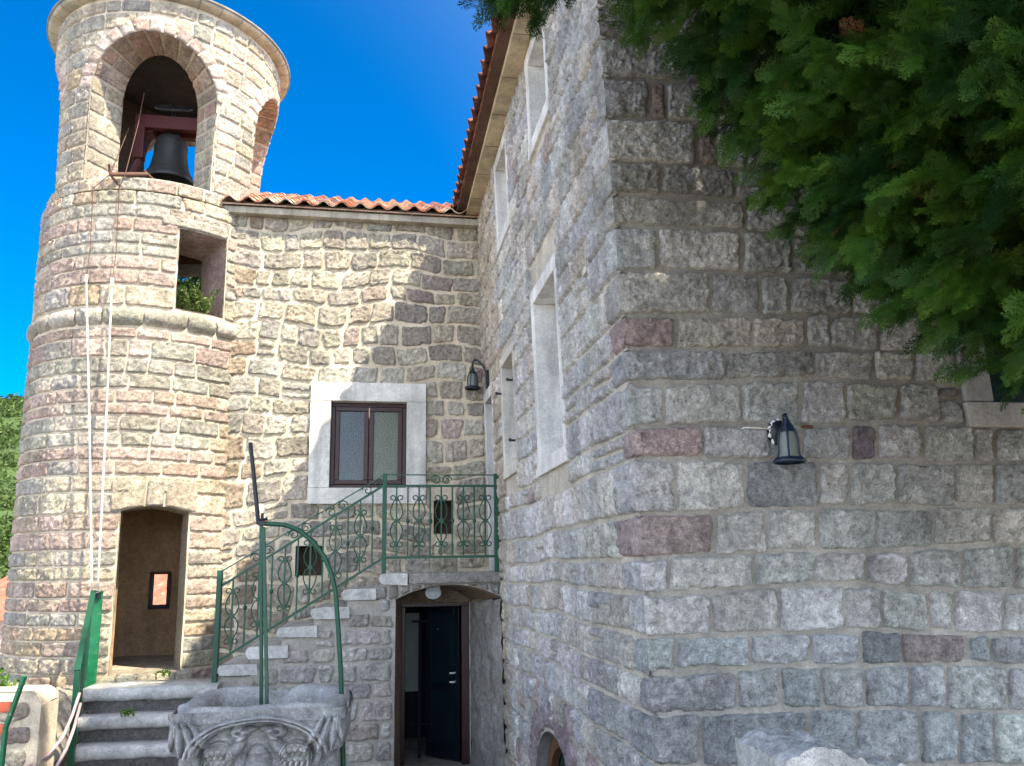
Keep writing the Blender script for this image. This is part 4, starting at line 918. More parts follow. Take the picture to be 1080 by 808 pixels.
m.grid(np.stack([st3(bc[0]+r*np.cos(A), bc[1]-d+0*A, bc[2]+r*1.25*np.sin(A)) for r, d in ((.062, .0), (.062, .03), (.05, .045), (.001, .05))], 1)); m.tube([bc+(0, -.04, .0), bc+(.01, -.09, .05), lc+(-.01, 0, .13), lc+(0, 0, .10)], .014, 8); m.build('bracket', M_BLACK, l1)
m = MB(); P = []
for i in range(13): a = radians(80)+i*radians(13); r = .066+.008*sin(i*2.3); P.append([(bc[0]+.05*cos(a), bc[1]-.035, bc[2]+.065*sin(a)), (bc[0]+r*cos(a), bc[1]-.03-.008*(i % 2), bc[2]+r*1.2*sin(a)), (bc[0]+(r-.006)*cos(a), bc[1]-.005, bc[2]+(r-.006)*1.2*sin(a))])
m.grid(np.array(P), (1, 1, 1), 0); m.build('mounting_foam', M_WHITE, l1)
cA = onB(783, 452)+(0, -.035, 0); cB = onB(812, 454)+(0, -.04, 0)
m = MB(); m.tube([cA+(0, .05, 0), cA, (cA+cB)/2+(0, 0, .002), cB], .005, 6); m.build('cable', M_ROPE, l1)
m = MB(); q = onB(843, 451); m.tube([q+(0, -.03, 0), q+(.03, -.035, .002), q+(.07, -.03, 0)], .010, 6); m.build('wall_hook', M_RUST, l1)
lp = onX(516, 399, 1.44); l2c = onX(498.5, 398, 1.25)
l2 = thing('wall_lantern', tuple(lp), 'black bracket lantern on the side wall above the landing doorway', 'lantern', 'wall lanterns')
lantern_body(l2, (l2c[0], l2c[1], l2c[2]-.01), .88)
m = MB(); m.box(lp[0]-.04, lp[0]+.02, lp[1]-.05, lp[1]+.05, lp[2]-.13, lp[2]+.1)
m.tube([lp+(-.03, 0, -.08), lp+(-.04, 0, .06), lp+(-.08, 0, .17), l2c+(.06, 0, .24), l2c+(.02, 0, .235), l2c+(0, 0, .19), l2c+(0, 0, .15)], .014, 8); m.build('bracket', M_BLACK, l2)

# ================================================================ ENTRANCE STEPS, HANDRAIL
steps = thing('entrance_steps', (-2.4, 9.0, GROUND), 'weathered grey stone steps rising to the tower doorway', 'steps')
rng = random.Random(7); SZ = .465; ST = [(9.30, SZ)]
for i in range(5): ST.append((ST[-1][0]-.265, ST[-1][1]-.235))
for i, (y, z) in enumerate(ST):
    yb = 9.95 if i == 0 else ST[i-1][0]+.06; m = MB(); th = .125; prof = []
    for k in range(9): t = -pi/2+pi*k/8; prof.append((y+.05-.05*cos(t), z-th/2+th/2*sin(t)))
    prof += [(yb, z), (yb, z-th)]
    X = np.linspace(min(-2.70, -2.80-.225*(y-8.6))-.03, -1.62, 40); G = np.array([[(x, p[0], p[1]) for x in X] for p in prof+[prof[0]]]); G = G+.013*fbm(G*6, 4, 5+i)[..., None]
    m.grid(G, (.50, .49, .455), 0, True)
    for e in (0, -1):
        cpt = G[:-1, e].mean(0); b = m.verts(np.vstack([G[:, e], cpt[None]]), (.45, .44, .40)); n = len(G); m.tris([[b+q, b+q+1, b+n] for q in range(n-1)], 0, False)
    rm = MB(); U = np.linspace(min(-2.68, -2.78-.225*(y-8.6)), -1.64, 34)[:, None]; V = np.linspace(z-.25, z-th+.01, 7)[None]; P = st3(U, y+.065+0*U, V+0*U); P[..., 1] += .02*fbm(P*9, 4, i); rm.grid(P, (.21, .20, .185), 0)
    s_ = m.build('step', M_TREAD, steps); rm.build('riser', M_ST, s_)
hr = thing('step_handrail', (-3.0, 9.3, .47), 'green iron handrail beside the entrance steps with bell ropes tied to its flat post', 'handrail')
HT, HB = np.array([-3.075, 9.80, 1.455]), np.array([-2.79, 8.60, .735])
m = MB(); m.bar((-3.035, 9.80, .38), (-3.03, 9.80, 1.46), .11, .035, up=(0, 1, 0)); pp = m.build('post', M_GREENW, hr, .004); pp['label'] = 'broad flat top post with chipped green paint'
m = MB(); m.box(-3.06, -2.99, 9.755, 9.79, 1.375, 1.455); m.tube([(-3.04, 9.76, 1.43), (-2.97, 9.74, 1.45)], .012, 6); m.build('rope_cleat', M_BLACK, pp)
m = MB(); m.bar((HB[0], HB[1]+.02, -.45), (HB[0], HB[1]+.02, HB[2]), .05, .05, up=(0, 1, 0)); m.build('post', M_GREEN, hr, .004)
m = MB(); m.bar(HT, HB, .055, .03); m.build('top_rail', M_GREEN, hr, .004)
m = MB(); m.bar(HT-(0, .04, .85), HB-(0, -.04, .85), .035, .02); m.build('bottom_rail', M_GREEN, hr)
for k in range(6):
    t = (k+1)/7; a = HT*(1-t)+HB*t-(0, 0, .02); m = MB(); m.bar(a, a-(0, 0, .83), .018, .018, up=(0, 1, 0)); m.build('baluster', M_GREEN, hr)

# ================================================================ CARVED WELLHEAD
well = thing('carved_wellhead', (-.69, 5.75, GROUND), 'grey carved limestone wellhead with a relief of birds and feathered wings', 'wellhead')
WXc, WYf, WZt = -.685, 5.32, .815
def sd_ell(x, z, cx, cz, rx, rz): return np.sqrt(((x-cx)/rx)**2+((z-cz)/rz)**2)
def relief(x, z):                                            # x from -.55..+.55 about the axis, z = height below the top edge (negative)
    h = 0*x
    ax = np.abs(x)
    ss = lambda e0, e1, v: (lambda t: t*t*(3-2*t))(np.clip((v-e0)/(e1-e0), 0, 1))
    # arched band springing from the bottom corners
    d = np.sqrt((x/.40)**2+((z+.27)/.225)**2)
    band = ss(.90, .94, d)*(1-ss(1.04, 1.08, d))*(z > -.262); groove = 1-ss(.0, .03, np.abs(d-.985))
    h += .040*band-.022*groove*band
    h -= .035*(1-ss(.80, .88, d))*(z < -.05)
    # corner leaves
    for k, (cx, tl) in enumerate(((.335, .55), (.395, .35), (.45, .1), (.50, -.25))):
        u = (ax-cx)-(z+.15)*tl; w = .027*np.sqrt(np.clip(1-((z+.15)/.105)**2, 0, 1)); h += np.where(w > 0, .034*np.clip(1-np.abs(u)/np.maximum(w, 1e-3), 0, 1)**.6, 0)
    # bird heads over a shared body
    hd = sd_ell(ax, z, .105, -.135, .066, .042); h += .055*np.sqrt(np.clip(1-hd**2, 0, 1)); h -= .03*(1-ss(.5, .8, sd_ell(ax, z, .112, -.132, .026, .016)))
    bk = sd_ell(ax, z, .050, -.115, .05, .02); h += .04*np.sqrt(np.clip(1-bk**2, 0, 1))
    nk = sd_ell(ax-(z+.22)*-.5, z, .12, -.215, .045, .075); h += .048*np.sqrt(np.clip(1-nk**2, 0, 1))
    bd = sd_ell(ax, z, .0, -.37, .085, .17); h += .045*np.sqrt(np.clip(1-bd**2, 0, 1))
    # wings: scales above, long feathers below
    wx = ax-.225; wz = z+.29
    wg = sd_ell(wx, wz, 0, 0, .092, .10)*(wz > 0)+np.maximum(np.abs(wx)/(.092), 0)*(wz <= 0)
    inside = 1-ss(.86, 1.0, wg)
    sc_r = np.floor(wz/.030); su = (wx/.036+.5*(sc_r % 2)); fu = su-np.floor(su)-.5; fv = wz/.030-sc_r
    scale = np.clip(1-np.sqrt((fu/.55)**2+((fv-.75)/.85)**2), 0, 1)
    fe = np.abs(((wx-wz*.25)/.034) % 1-.5); feather = np.clip(1-(fe/.42)**2, 0, 1)
    h += inside*(.030+np.where(wz > -.02, .030*scale, .030*feather))
    rim = (1-ss(.0, .09, np.abs(wg-1.02)))*(wz > -.02); h += .034*rim
    return h
m = MB(); U = np.linspace(-.56, .56, 380)[:, None]; V = np.concatenate([np.linspace(-1.55, -.56, 30), np.linspace(-.555, 0, 210)])[None]
def half_w(v): return np.where(v > -.07, .525+.008*np.sin(v*40), np.where(v > -.25, .515-.02*((v+.07)/.18)**2, .475))
def front_y(v, u):
    base = np.where(v > -.07, 0, np.where(v > -.255, .022+.0*v, .11))
    flare = np.where(v > -.42, 0, 0)
    dip = np.where((v > -.255) & (np.abs(u) > .30), -.02*(np.abs(u)-.30)/.25, 0)
    arch = ((np.sqrt((u/.40)**2+((v+.27)/.225)**2) < .95) & (v < -.05)) | ((np.abs(u) < .36) & (v < -.25))
    return np.where(arch, np.minimum(base, .05), base+flare)+dip
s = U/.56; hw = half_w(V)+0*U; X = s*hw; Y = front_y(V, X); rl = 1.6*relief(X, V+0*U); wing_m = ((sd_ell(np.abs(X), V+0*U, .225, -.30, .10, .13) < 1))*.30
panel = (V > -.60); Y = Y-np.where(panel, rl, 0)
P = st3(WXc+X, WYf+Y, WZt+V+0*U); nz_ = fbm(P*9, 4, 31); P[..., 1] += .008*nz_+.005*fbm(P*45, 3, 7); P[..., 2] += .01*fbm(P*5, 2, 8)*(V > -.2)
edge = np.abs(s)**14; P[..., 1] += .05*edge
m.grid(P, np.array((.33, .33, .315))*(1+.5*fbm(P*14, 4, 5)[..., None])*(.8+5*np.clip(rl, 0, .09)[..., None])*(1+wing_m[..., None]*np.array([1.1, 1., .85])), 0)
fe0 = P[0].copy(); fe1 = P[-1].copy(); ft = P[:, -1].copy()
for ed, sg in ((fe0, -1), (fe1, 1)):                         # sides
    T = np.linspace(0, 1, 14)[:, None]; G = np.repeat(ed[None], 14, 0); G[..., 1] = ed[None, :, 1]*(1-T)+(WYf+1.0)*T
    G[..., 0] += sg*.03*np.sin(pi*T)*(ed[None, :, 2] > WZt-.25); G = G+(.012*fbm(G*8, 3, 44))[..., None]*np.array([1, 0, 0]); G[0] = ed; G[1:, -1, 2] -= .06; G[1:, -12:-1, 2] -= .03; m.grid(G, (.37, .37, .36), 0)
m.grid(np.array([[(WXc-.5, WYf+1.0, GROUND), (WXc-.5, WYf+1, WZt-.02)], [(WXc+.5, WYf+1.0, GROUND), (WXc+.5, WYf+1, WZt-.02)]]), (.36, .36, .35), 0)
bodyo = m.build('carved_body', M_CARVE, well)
m = MB(); K = 97; TT = np.linspace(0, 2*pi, K)                 # worn rim with the round-cornered opening
def sq(t, a, b, n=5): c, s_ = np.cos(t), np.sin(t); r = (np.abs(c)**n+np.abs(s_)**n)**(-1/n); return r*c*a, r*s_*b
rings = [(.515, .485, -.03), (.512, .482, .0), (.49, .46, .018), (.42, .40, .020), (.375, .35, .005), (.36, .335, -.06), (.355, .33, -.9)]
G = []
for a, b, dz in rings:
    xx, yy = sq(TT, a, b, 6); G.append(st3(WXc+xx, WYf+.50+yy, WZt+dz+0*TT))
G = np.stack(G, 1); nn = fbm(G*6, 4, 71); G[..., 2] += .028*nn*(G[..., 2] > WZt-.1); G[..., 0] += .01*nn; G[..., 1] += .012*nn
notch = np.exp(-(((G[..., 0]-WXc-.03)/.07)**2))*np.exp(-(((G[..., 1]-WYf-.93)/.16)**2)); G[..., 2] -= .09*notch*(G[..., 2] > WZt-.1)
m.grid(G, np.array((.35, .345, .325))*(1+.4*nn[..., None]), 0)
m.build('rim', M_CARVE, well)
arch = thing('well_arch', (-.35, 5.75, GROUND), 'green iron arch over the wellhead with a tall tilted bar at its top', 'arch')
ya = 5.78
a0 = onY(275, 552, ya); b0 = onY(277, 738, ya-.12); c0 = onY(362, 830, ya); K = []
for px, py in ((272, 552), (285, 552.5), (300, 553.5), (315, 559), (330, 571), (342, 587), (350, 606), (354, 625), (356.5, 660), (359, 700), (360.5, 740), (362, 808)): K.append(onY(px, py, ya))
m = MB(); m.tube(fine(K, 3)+[K[-1]+(0.01, 0, -.9)], .0165, 8); m.build('hoop', M_GREEN, arch)
for k, (pa, pb) in enumerate((((275.5, 553), (276.5, 745)), ((278, 556), (283, 738)))):
    m = MB(); m.bar(onY(*pa, ya), onY(*pb, ya-.08*k)-(0, 0, .15), .022, .028, up=(0, 1, 0)); m.build('upright', M_GREEN, arch, .003)
m = MB(); m.tube([onY(272.5, 553, ya), onY(270, 525, ya), onY(266.5, 490, ya), onY(264, 467, ya)], .0145, 8); m.build('tilted_bar', M_IRON, arch)
m = MB(); q = onY(276.5, 549, ya); m.tube([q+(0, 0, -.05), q+(0, 0, .05)], .011, 6); m.tube([q+(-.035, 0, .0), q+(.035, 0, .01)], .011, 6); m.box(q[0]-.025, q[0]+.025, q[1]-.025, q[1]+.025, q[2]-.035, q[2]-.005); m.build('clamp', M_IRON, arch)

# ================================================================ LOW WALL, BENCH, HOSES, RUBBLE AT THE LEFT
lw = thing('low_stone_wall', (-4.4, 8.1, GROUND), 'low cream rendered rubble wall with a rounded end in front of the tower', 'wall')
YL = 7.9
def fmapL(u, v, h): return st3(u, YL-h, v)
XE, ZT = -2.83, .655
def lw_top(u): d = max(0, u-(XE-.12)); return ZT-.12+sqrt(max(0, .0144-d*d)) if d > 0 else ZT
m = MB(); sheet(m, fmapL, -7, XE-.0005, GROUND, lw_top, [], .06, 1, (.60, .52, .39), .014)
rng = random.Random(41); rows = []; z = ZT-.07
while z > GROUND: z2 = z-rng.uniform(.17, .24); rows.append((z2, z)); z = z2
rows_fill(m, fmapL, rng, rows, -7, XE-.06, .16, .30, .035, [], lambda rg, ri, u, v: vary(rg, rg.choice([(.50, .45, .36), (.44, .36, .31), (.36, .335, .30), (.54, .48, .37)])), h=.022, res=.014, rough=.016, bev=.02, rc=.06, wob=.035, jit=.015, frq=12)
us = np.concatenate([np.linspace(-7, XE-.14, 40), np.linspace(XE-.12, XE-.0005, 14)]); top = np.array([lw_top(u) for u in us]); D = np.linspace(0, .4, 6)
G = st3(us[:, None]+0*D[None], YL+D[None]+0*us[:, None], top[:, None]+0*D[None]); G[..., 2] += .008*fbm(G*8, 3, 4); m.grid(G, (.60, .53, .40), 1)
G = st3(XE+0*D[None]+np.zeros((5, 1)), YL+D[None]+np.zeros((5, 1)), np.linspace(GROUND, ZT-.12, 5)[:, None]+0*D[None]); m.grid(G, (.58, .5, .38), 1)
m.build('wall_body', [M_ST, M_MO], lw)
bench = thing('garden_bench', (-2.8, 6.0, GROUND), 'garden bench with green iron side frame and red slats at the left edge', 'bench')
b1, b2, b3 = onY(26, 713, 6.0), onY(6, 768, 6.0), onY(1, 812, 6.0)
m = MB(); m.bar(b1, b2, .022, .05, up=(0, 1, 0)); m.bar(b2, (b2[0]-.02, 6.0, GROUND), .022, .045, up=(0, 1, 0)); m.bar((b2[0]-.03, 6.0, .40), (b2[0]-.02, 5.5, .40), .03, .03); m.bar((b2[0]-.02, 5.5, GROUND), (b2[0]-.02, 5.5, .40), .03, .03, up=(0, 1, 0)); m.build('side_frame', M_GREENW, bench, .004)
m = MB(); ox = -1.75; m.bar(b1+(ox, 0, 0), b2+(ox, 0, 0), .022, .05, up=(0, 1, 0)); m.bar(b2+(ox, 0, 0), (b2[0]+ox, 6.0, GROUND), .022, .045, up=(0, 1, 0)); m.bar((b2[0]+ox, 5.5, GROUND), (b2[0]+ox, 5.5, .40), .03, .03, up=(0, 1, 0)); m.build('side_frame', M_GREENW, bench, .004)
for (px, py) in ((13, 745.5), (7, 769)):
    p = onY(px, py, 6.03); m = MB(); m.box(p[0]-1.82, p[0], 6.01, 6.04, p[2]-.033, p[2]+.033); m.build('back_slat', M_SLAT, bench, .012)
for k in range(4): m = MB(); m.box(b2[0]-1.8, b2[0]-.01, 5.5+k*.12, 5.6+k*.12, .415, .44); m.build('seat_slat', M_SLAT, bench, .01)
rub = MB(); xs_ = np.linspace(-4.6, -2.95, 60)[:, None]; ys_ = np.linspace(7.9, 10.3, 80)[None]
zz = .42+.0*xs_-np.clip((9.5-ys_)/1.5, 0, 1)*.75-.16*np.clip((xs_+3.2)/.3, 0, 1); P = st3(xs_, ys_, zz); P[..., 2] += .09*fbm(P*3.3, 5, 9, .65)+.05*np.abs(fbm(P*9, 3, 4)); rub.grid(P, np.array((.42, .37, .29))*(1+.35*fbm(P*7, 3, 3)[..., None]), 0)
tag(rub.build('rubble_bank', M_SOIL), kind='structure')
for k, (pts, lab) in enumerate((([(84, 731, 8.6), (76, 755, 8.45), (66, 778, 8.3), (50, 797, 8.1), (28, 809, 7.85), (5, 816, 7.75)], 'pale pink hose sweeping left along the rubble beside the handrail'),
                               ([(85, 742, 8.6), (78, 768, 8.4), (70, 790, 8.2), (60, 808, 8.0), (50, 830, 7.9)], 'pale pink hose dropping steeply beside the handrail'))):
    m = MB(); m.tube(fine([onY(*q) for q in pts], 6), .015, 7); tag(m.build('garden_hose', M_HOSE), lab, 'hose', 'hoses by the handrail')

# ---- broken stone block on the terrace edge, lower right
pd = MB(); px0, px1, py0, py1 = 1.56, 2.12, 3.05, 3.50; zt = .955
u = np.linspace(0, 1, 44)[:, None]; v = np.linspace(0, 1, 30)[None]
X = px0+(px1-px0)*u+0*v; Y = py0+(py1-py0)*v+0*u; Z = zt-.10*np.clip((u-.45)/.5, 0, 1)**.7-.05*np.clip((.25-u)/.25, 0, 1)**2+0*v
P = st3(X, Y, Z); P[..., 2] += .045*np.abs(fbm(P*6, 5, 12, .6))-.02+.02*fbm(P*22, 3, 2)-.05*np.clip(fbm(P*4, 2, 19), 0, 1)*(u > .3); cc = np.array((.37, .37, .355))*(1+.35*fbm(P*8, 4, 3)[..., None])
pd.grid(P, cc, 0)
for row, nm in ((P[:, 0], 0), (P[0, :], 1), (P[-1, :], 2), (P[:, -1], 3)):
    T = np.linspace(0, 1, 40)[None, :, None]; bot = row.copy(); bot[:, 2] = 0; G = row[:, None]*(1-T)+bot[:, None]*T
    dz = fbm(G*6, 4, 5); dirn = {0: (0, -1, 0), 1: (-1, 0, 0), 2: (1, 0, 0), 3: (0, 1, 0)}[nm]; G = G+np.array(dirn)*(dz*.022+.01*T[..., 0]*(1 if True else 0))[..., None]*np.clip(T*12, 0, 1)
    pd.grid(G, np.array((.38, .38, .36))*(1+.25*dz[..., None]), 0)
tag(pd.build('broken_stone_block', M_CARVE), 'broken pale stone block standing in front of the shaded grey wall', 'stone block')

# ================================================================ GROUND, TERRACE, HILL
M_GRND = stone_mat('courtyard_paving', .5, bump=.8, dist=.02, tint=(.33, .30, .26))
m = MB(); m.grid(np.array([[(-2500, -2500, GROUND), (-2500, 2500, GROUND)], [(2500, -2500, GROUND), (2500, 2500, GROUND)]]), (1, 1, 1)); tag(m.build('courtyard_ground', M_GRND), kind='structure')
m = MB(); m.box(-2.0, 9.5, -6, 3.62, GROUND-.3, 0.0); tag(m.build('terrace', M_GRND, None, .02), kind='structure')
m = MB(); m.box(-.2, 1.2, 8.4, 10.0, GROUND, GROUND+.10); m.box(.0, .42, 8.7, 9.56, GROUND+.1, -.50, 0); o = m.build('stone_doorstep', M_GRND, None, .02); tag(o, 'grey stone slab step in front of the cellar door', 'step')
hm, ht, hb = nt('shrubby_hillside'); co = N(ht, 'ShaderNodeTexCoord').outputs['Object']
n1 = noise(ht, co, .09, 8, .7); n2 = noise(ht, co, .02, 6, .65)
c1 = ramp(ht, n1.outputs[0], [(.35, (.028, .055, .010)), (.55, (.045, .08, .016)), (.66, (.065, .09, .026)), (.74, (.26, .24, .19))])
c2 = mul(ht, c1.outputs[0], ramp(ht, n2.outputs[0], [(.3, .7), (.7, 1.25)]).outputs[0]); ht.links.new(c2, hb.inputs['Base Color']); hb.inputs['Roughness'].default_value = .95
def hill_z(x, y):
    x = np.asarray(x, float); y = np.asarray(y, float); d = np.clip((y-45-.15*np.abs(x+60))/190, 0, 1); d = d*d*(3-2*d)
    top = 41+13*np.clip((-x-60)/160, -1, 1.2); p = st3(x*.012, y*.012, 1.3)
    return GROUND-.3+d*(top+9*fbm(p, 5, 3))+1.2*fbm(st3(x*.1, y*.1, 2), 4, 9)*np.clip(d*8, 0, 1)
hx = np.linspace(-420, 240, 190)[:, None]; hy = np.linspace(44, 420, 120)[None]
m = MB(); m.grid(st3(hx+0*hy, hy+0*hx, hill_z(hx+0*hy, hy+0*hx)), (1, 1, 1)); tag(m.build('hillside', hm), kind='structure')
rng_n = np.random.default_rng(5)
def leaf_cloud(mb, centre, rad, n, size, cols, seed, shell=.55, squash=(1, 1, 1)):
    g = np.random.default_rng(seed); d = g.normal(size=(n, 3)); d /= np.linalg.norm(d, axis=1)[:, None]
    lump = 1+.28*fbm(d*2.2+seed, 3, seed % 50); r = (shell+(1-shell)*g.random(n)**.6)*lump
    P = np.array(centre)+d*r[:, None]*np.array(rad)*np.array(squash)
    a = g.normal(size=(n, 3)); a /= np.linalg.norm(a, axis=1)[:, None]; b = np.cross(a, g.normal(size=(n, 3))); b /= np.linalg.norm(b, axis=1)[:, None]
    s = size*(.6+.8*g.random(n))[:, None]; Q = np.stack([P-a*s, P-b*s*.42, P+a*s, P+b*s*.42], 1)
    c = np.array(cols)[g.integers(0, len(cols), n)]*(.75+.5*g.random(n))[:, None]
    base = mb.verts(Q.reshape(-1, 3), np.repeat(c, 4, 0)); mb.quads(np.arange(n*4).reshape(n, 4)+base, 0, False)
sh = MB(); k = 0; g = np.random.default_rng(77)
while k < 4600:
    x = g.uniform(-260, -14); y = g.uniform(46, 250) if k > 1800 else g.uniform(46, 105)
    if x/y < -1.25 or x/y > -.30: continue
    z = float(hill_z(x, y)); r = g.uniform(.45, 1.15)*(.55+y/110); kx = .6+.8*g.random()
    leaf_cloud(sh, (x, y, z+r*.45), (r, r, r*.75), 56, r*.24, [(.05, .088, .016), (.068, .11, .022), (.085, .125, .03), (.036, .066, .013)], int(g.integers(1, 9999))); k += 1
tag(sh.build('hillside_shrubs', M_PLANT), kind='stuff')

# ---- neighbouring house seen past the tower and through its slit
nb = thing('red_roofed_house', (-9, 31, GROUND), 'small cream house with a terracotta roof beyond the tower', 'house')
m = MB(); m.box(-13.2, -4, 28.4, 34, GROUND, .25, 0, (.55, .42, .36)); m.build('wall', M_PLAST, nb)
m = MB(); m.hexa([(-13.6, 28.1, .25), (-3.6, 28.1, .25), (-3.6, 34.3, .25), (-13.6, 34.3, .25), (-11.2, 31.2, 2.5), (-6, 31.2, 2.5), (-6, 31.25, 2.5), (-11.2, 31.25, 2.5)], 0, (.44, .12, .075)); rf = m.build('roof', M_TILE, nb)
m = MB(); m.box(-13.7, -13.2, 27.9, 28.5, -.9, .5, 0, (.22, .10, .07)); m.build('chimney', M_TILE, nb)
for x in (-12, -10, -8): m = MB(); m.box(x-.4, x+.4, 28.36, 28.42, -.55, .05); m.build('window', M_GL1, nb)

# ---- plants
def bush(name, c, rad, n, size, cols, label, cat, seed, group=None, stem=True):
    t = thing(name, (c[0], c[1], c[2]-rad[2]), label, cat, group); m = MB(); leaf_cloud(m, c, rad, n, size, cols, seed, .25); m.build('foliage', M_PLANT, t)
    if stem:
        m = MB(); b0 = np.array(c)-(0, 0, rad[2]*1.1); r = random.Random(seed)
        for i in range(5): m.tube(fine([b0+(r.uniform(-.05, .05), r.uniform(-.05, .05), 0), np.array(c)+(r.uniform(-.4, .4)*rad[0], r.uniform(-.4, .4)*rad[1], r.uniform(-.2, .5)*rad[2])], 4), np.linspace(.03, .008, 5)*max(.5, rad[2]), 6)
        m.build('stem', M_BARK, t)
    return t
bush('garden_shrub', (-3.75, 8.6, .45), (.5, .4, .42), 900, .045, [(.06, .14, .02), (.09, .19, .03), (.12, .22, .04)], 'leafy green shrub between the low wall and the tower foot', 'shrub', 3)
tp = onC(212, 296, 1.2, True); tdir = ray(212, 296); tq = tdir*(15.2/tdir[1]); tq[2] += ZC
tr = thing('laurel_tree', (tq[0], 15.2, GROUND), 'dark leafy tree seen through the small window of the tower', 'tree')
m = MB()
for i in range(7): leaf_cloud(m, (tq[0]+random.Random(i).uniform(-.5, .5), 15.2+random.Random(i+9).uniform(-.4, .4), 5.9+.5*(i % 4)), (.7, .75, .75), 900, .07, [(.02, .045, .012), (.035, .07, .015), (.05, .09, .02)], 90+i, .3)
m.build('crown', M_PLANT, tr)
m = MB(); m.tube(fine([(tq[0], 15.2, GROUND), (tq[0]+.1, 15.25, 2.5), (tq[0], 15.2, 5.6)], 5), np.linspace(.14, .05, 11), 8); m.build('trunk', M_BARK, tr)
wp = fmapT(np.array(radians(32)*R0), np.array(TWZ0), np.array(-.12)); pl_ = thing('window_weed', tuple(wp), 'straggly yellow green weed growing on the sill of the tower window', 'plant')
m = MB(); r = random.Random(6); st = MB()
for i in range(26):
    x0 = wp+(r.uniform(-.22, .20), r.uniform(-.04, .12), -.02); e = x0+(r.uniform(-.10, .16), r.uniform(-.12, .05), r.uniform(.14, .40)*(1 if i else 1.6)); st.tube(fine([x0, (x0+e)/2+(0, 0, .04), e], 2), .0035, 4, col=(.10, .13, .03))
    for q in range(16): leaf_cloud(m, x0+(e-x0)*r.uniform(.2, 1), (.022, .022, .022), 2, .026, [(.09, .14, .025), (.14, .17, .04), (.05, .10, .02)], i*31+q)
m.build('leaves', M_PLANT, pl_); st.build('stem', M_PLANT, pl_)
for k, (x, y, z, lab) in enumerate(((-2.3, 9.86, .52, 'tiny green weed on the tower threshold'), (-2.42, 9.02, .24, 'tiny green weed in a joint of the entrance steps'), (-2.95, 8.05, -.12, 'low green weed at the foot of the handrail'))):
    m = MB(); leaf_cloud(m, (x, y, z+.03), (.09, .04, .045) if k < 2 else (.22, .15, .12), 60 if k < 2 else 260, .022 if k < 2 else .035, [(.07, .14, .02), (.12, .2, .03)], 300+k, .1); tag(m.build('weed', M_PLANT), lab, 'plant', 'weeds by the steps')

# ================================================================ CYPRESS AT THE RIGHT
TX, TY = 3.9, 2.55
def spray(seed, L=.16, pairs=9, sub=3, w=.0025):
    r = random.Random(seed); Q = []
    def kite(p, d, l, ww, lift=0.0):
        p = np.array(p); d = np.array(d); s = np.array([-d[1], d[0], 0.]); q = p+d*l+np.array([0, 0, lift])
        Q.append([p, p+d*l*.45+s*ww, q, p+d*l*.45-s*ww])
    for i in range(3): kite((L*i/3, 0, -.012*(i/3)**2), (1, 0, 0), L*.40, w*.9)
    for i in range(pairs):
        t = (i+.6)/pairs; x = L*t*.95
        for sg in (-1, 1):
            a = radians(r.uniform(24, 42)); l = L*.50*(1-t)**.6*r.uniform(.8, 1.15)+.012; d = (cos(a), sg*sin(a), r.uniform(-.25, .15)); d = np.array(d)/np.linalg.norm(d)
            o = np.array([x+r.uniform(-.004, .004), 0, -.012*t*t]); kite(o, d, l, w)
            ns = max(0, int(sub*l/.07))
            for k in range(ns):
                for s2 in (-1, 1):
                    b = s2*radians(r.uniform(26, 42)); d2 = np.array([d[0]*cos(b)-d[1]*sin(b), d[0]*sin(b)+d[1]*cos(b), d[2]+r.uniform(-.2, .2)]); kite(o+d*l*(k+.7)/(ns+.5), d2, l*.42*(1-.5*k/max(1, ns)), w*.85)
    return np.array(Q)
def crown_depth(p):
    X = TX-np.abs(p[:, 0]-TX); Y = p[:, 1]; Z = p[:, 2]
    dA = (Z-(np.interp(X, [.0, .36, .7, .93, 1.1, 1.2, 1.4, 1.7, 1.85, 2.05, 2.25, 2.5, 4], [3.95, 3.66, 3.62, 3.74, 3.88, 3.90, 3.72, 3.46, 3.26, 2.98, 2.60, 2.38, 1.5])+.28)-.95*np.maximum(0, Y-3.0)-.25*np.maximum(0, 2.6-Y))/1.3
    tz = np.interp(Z, [0, 3.4, 5.2, 7, 9, 11, 12.3, 13], [.8, 1, 1, .76, .40, .20, .15, .02])
    TYz = TY+.35*np.clip((Z-10.3)/1.2, 0, 1)  # unseen tip shaped and shifted to cast shade on the entrance steps
    dB = (1-np.sqrt(((X-TX)/(4.08*tz))**2+((Y-TYz)/(1.55*np.maximum(tz, .42)))**2))*1.6*tz
    return np.minimum(np.minimum(dA, dB), np.minimum(yfront(Z)-.12-Y, (X-.50)*.8))+.22*fbm(p*1.35, 3, 23)-.05
def projpx(p):
    d = p-np.array([0, 0, ZC]); z = d@_f; z = np.where(z > .05, z, .05); return PX+F*(d@CR)/z, PY-F*(d@CU)/z
cyp = thing('cypress_tree', (TX, TY, 0), 'large dark green cypress whose feathery boughs overhang the upper right corner', 'tree')
g = np.random.default_rng(14)
cand = np.stack([g.uniform(.2, 7.6, 60000), g.uniform(.85, 4.25, 60000), g.uniform(1.4, 13, 60000)], 1)
dp = crown_depth(cand); p0 = onB(683, 262); sdir = np.array([.532, -.5, 1.0]); sdir /= np.linalg.norm(sdir); rv = cand-p0; tt = rv@sdir; away = np.linalg.norm(rv-tt[:, None]*sdir, axis=1)
okk = (dp > 0) & ~((away < .34) & (tt > .2)); cand = cand[okk]; dp = dp[okk]      # a gap in the boughs that lets one fleck of sun reach the wall
px, py = projpx(cand); hi = (px < 1330) & (px > 200) & (py > -190) & (py < 620) & (dp < .55)
hiP, hiD = cand[hi], dp[hi]; near = (np.linalg.norm(cand-np.array([0, 0, ZC]), axis=1) < 4.2) & (px < 1700) & (py > -500)
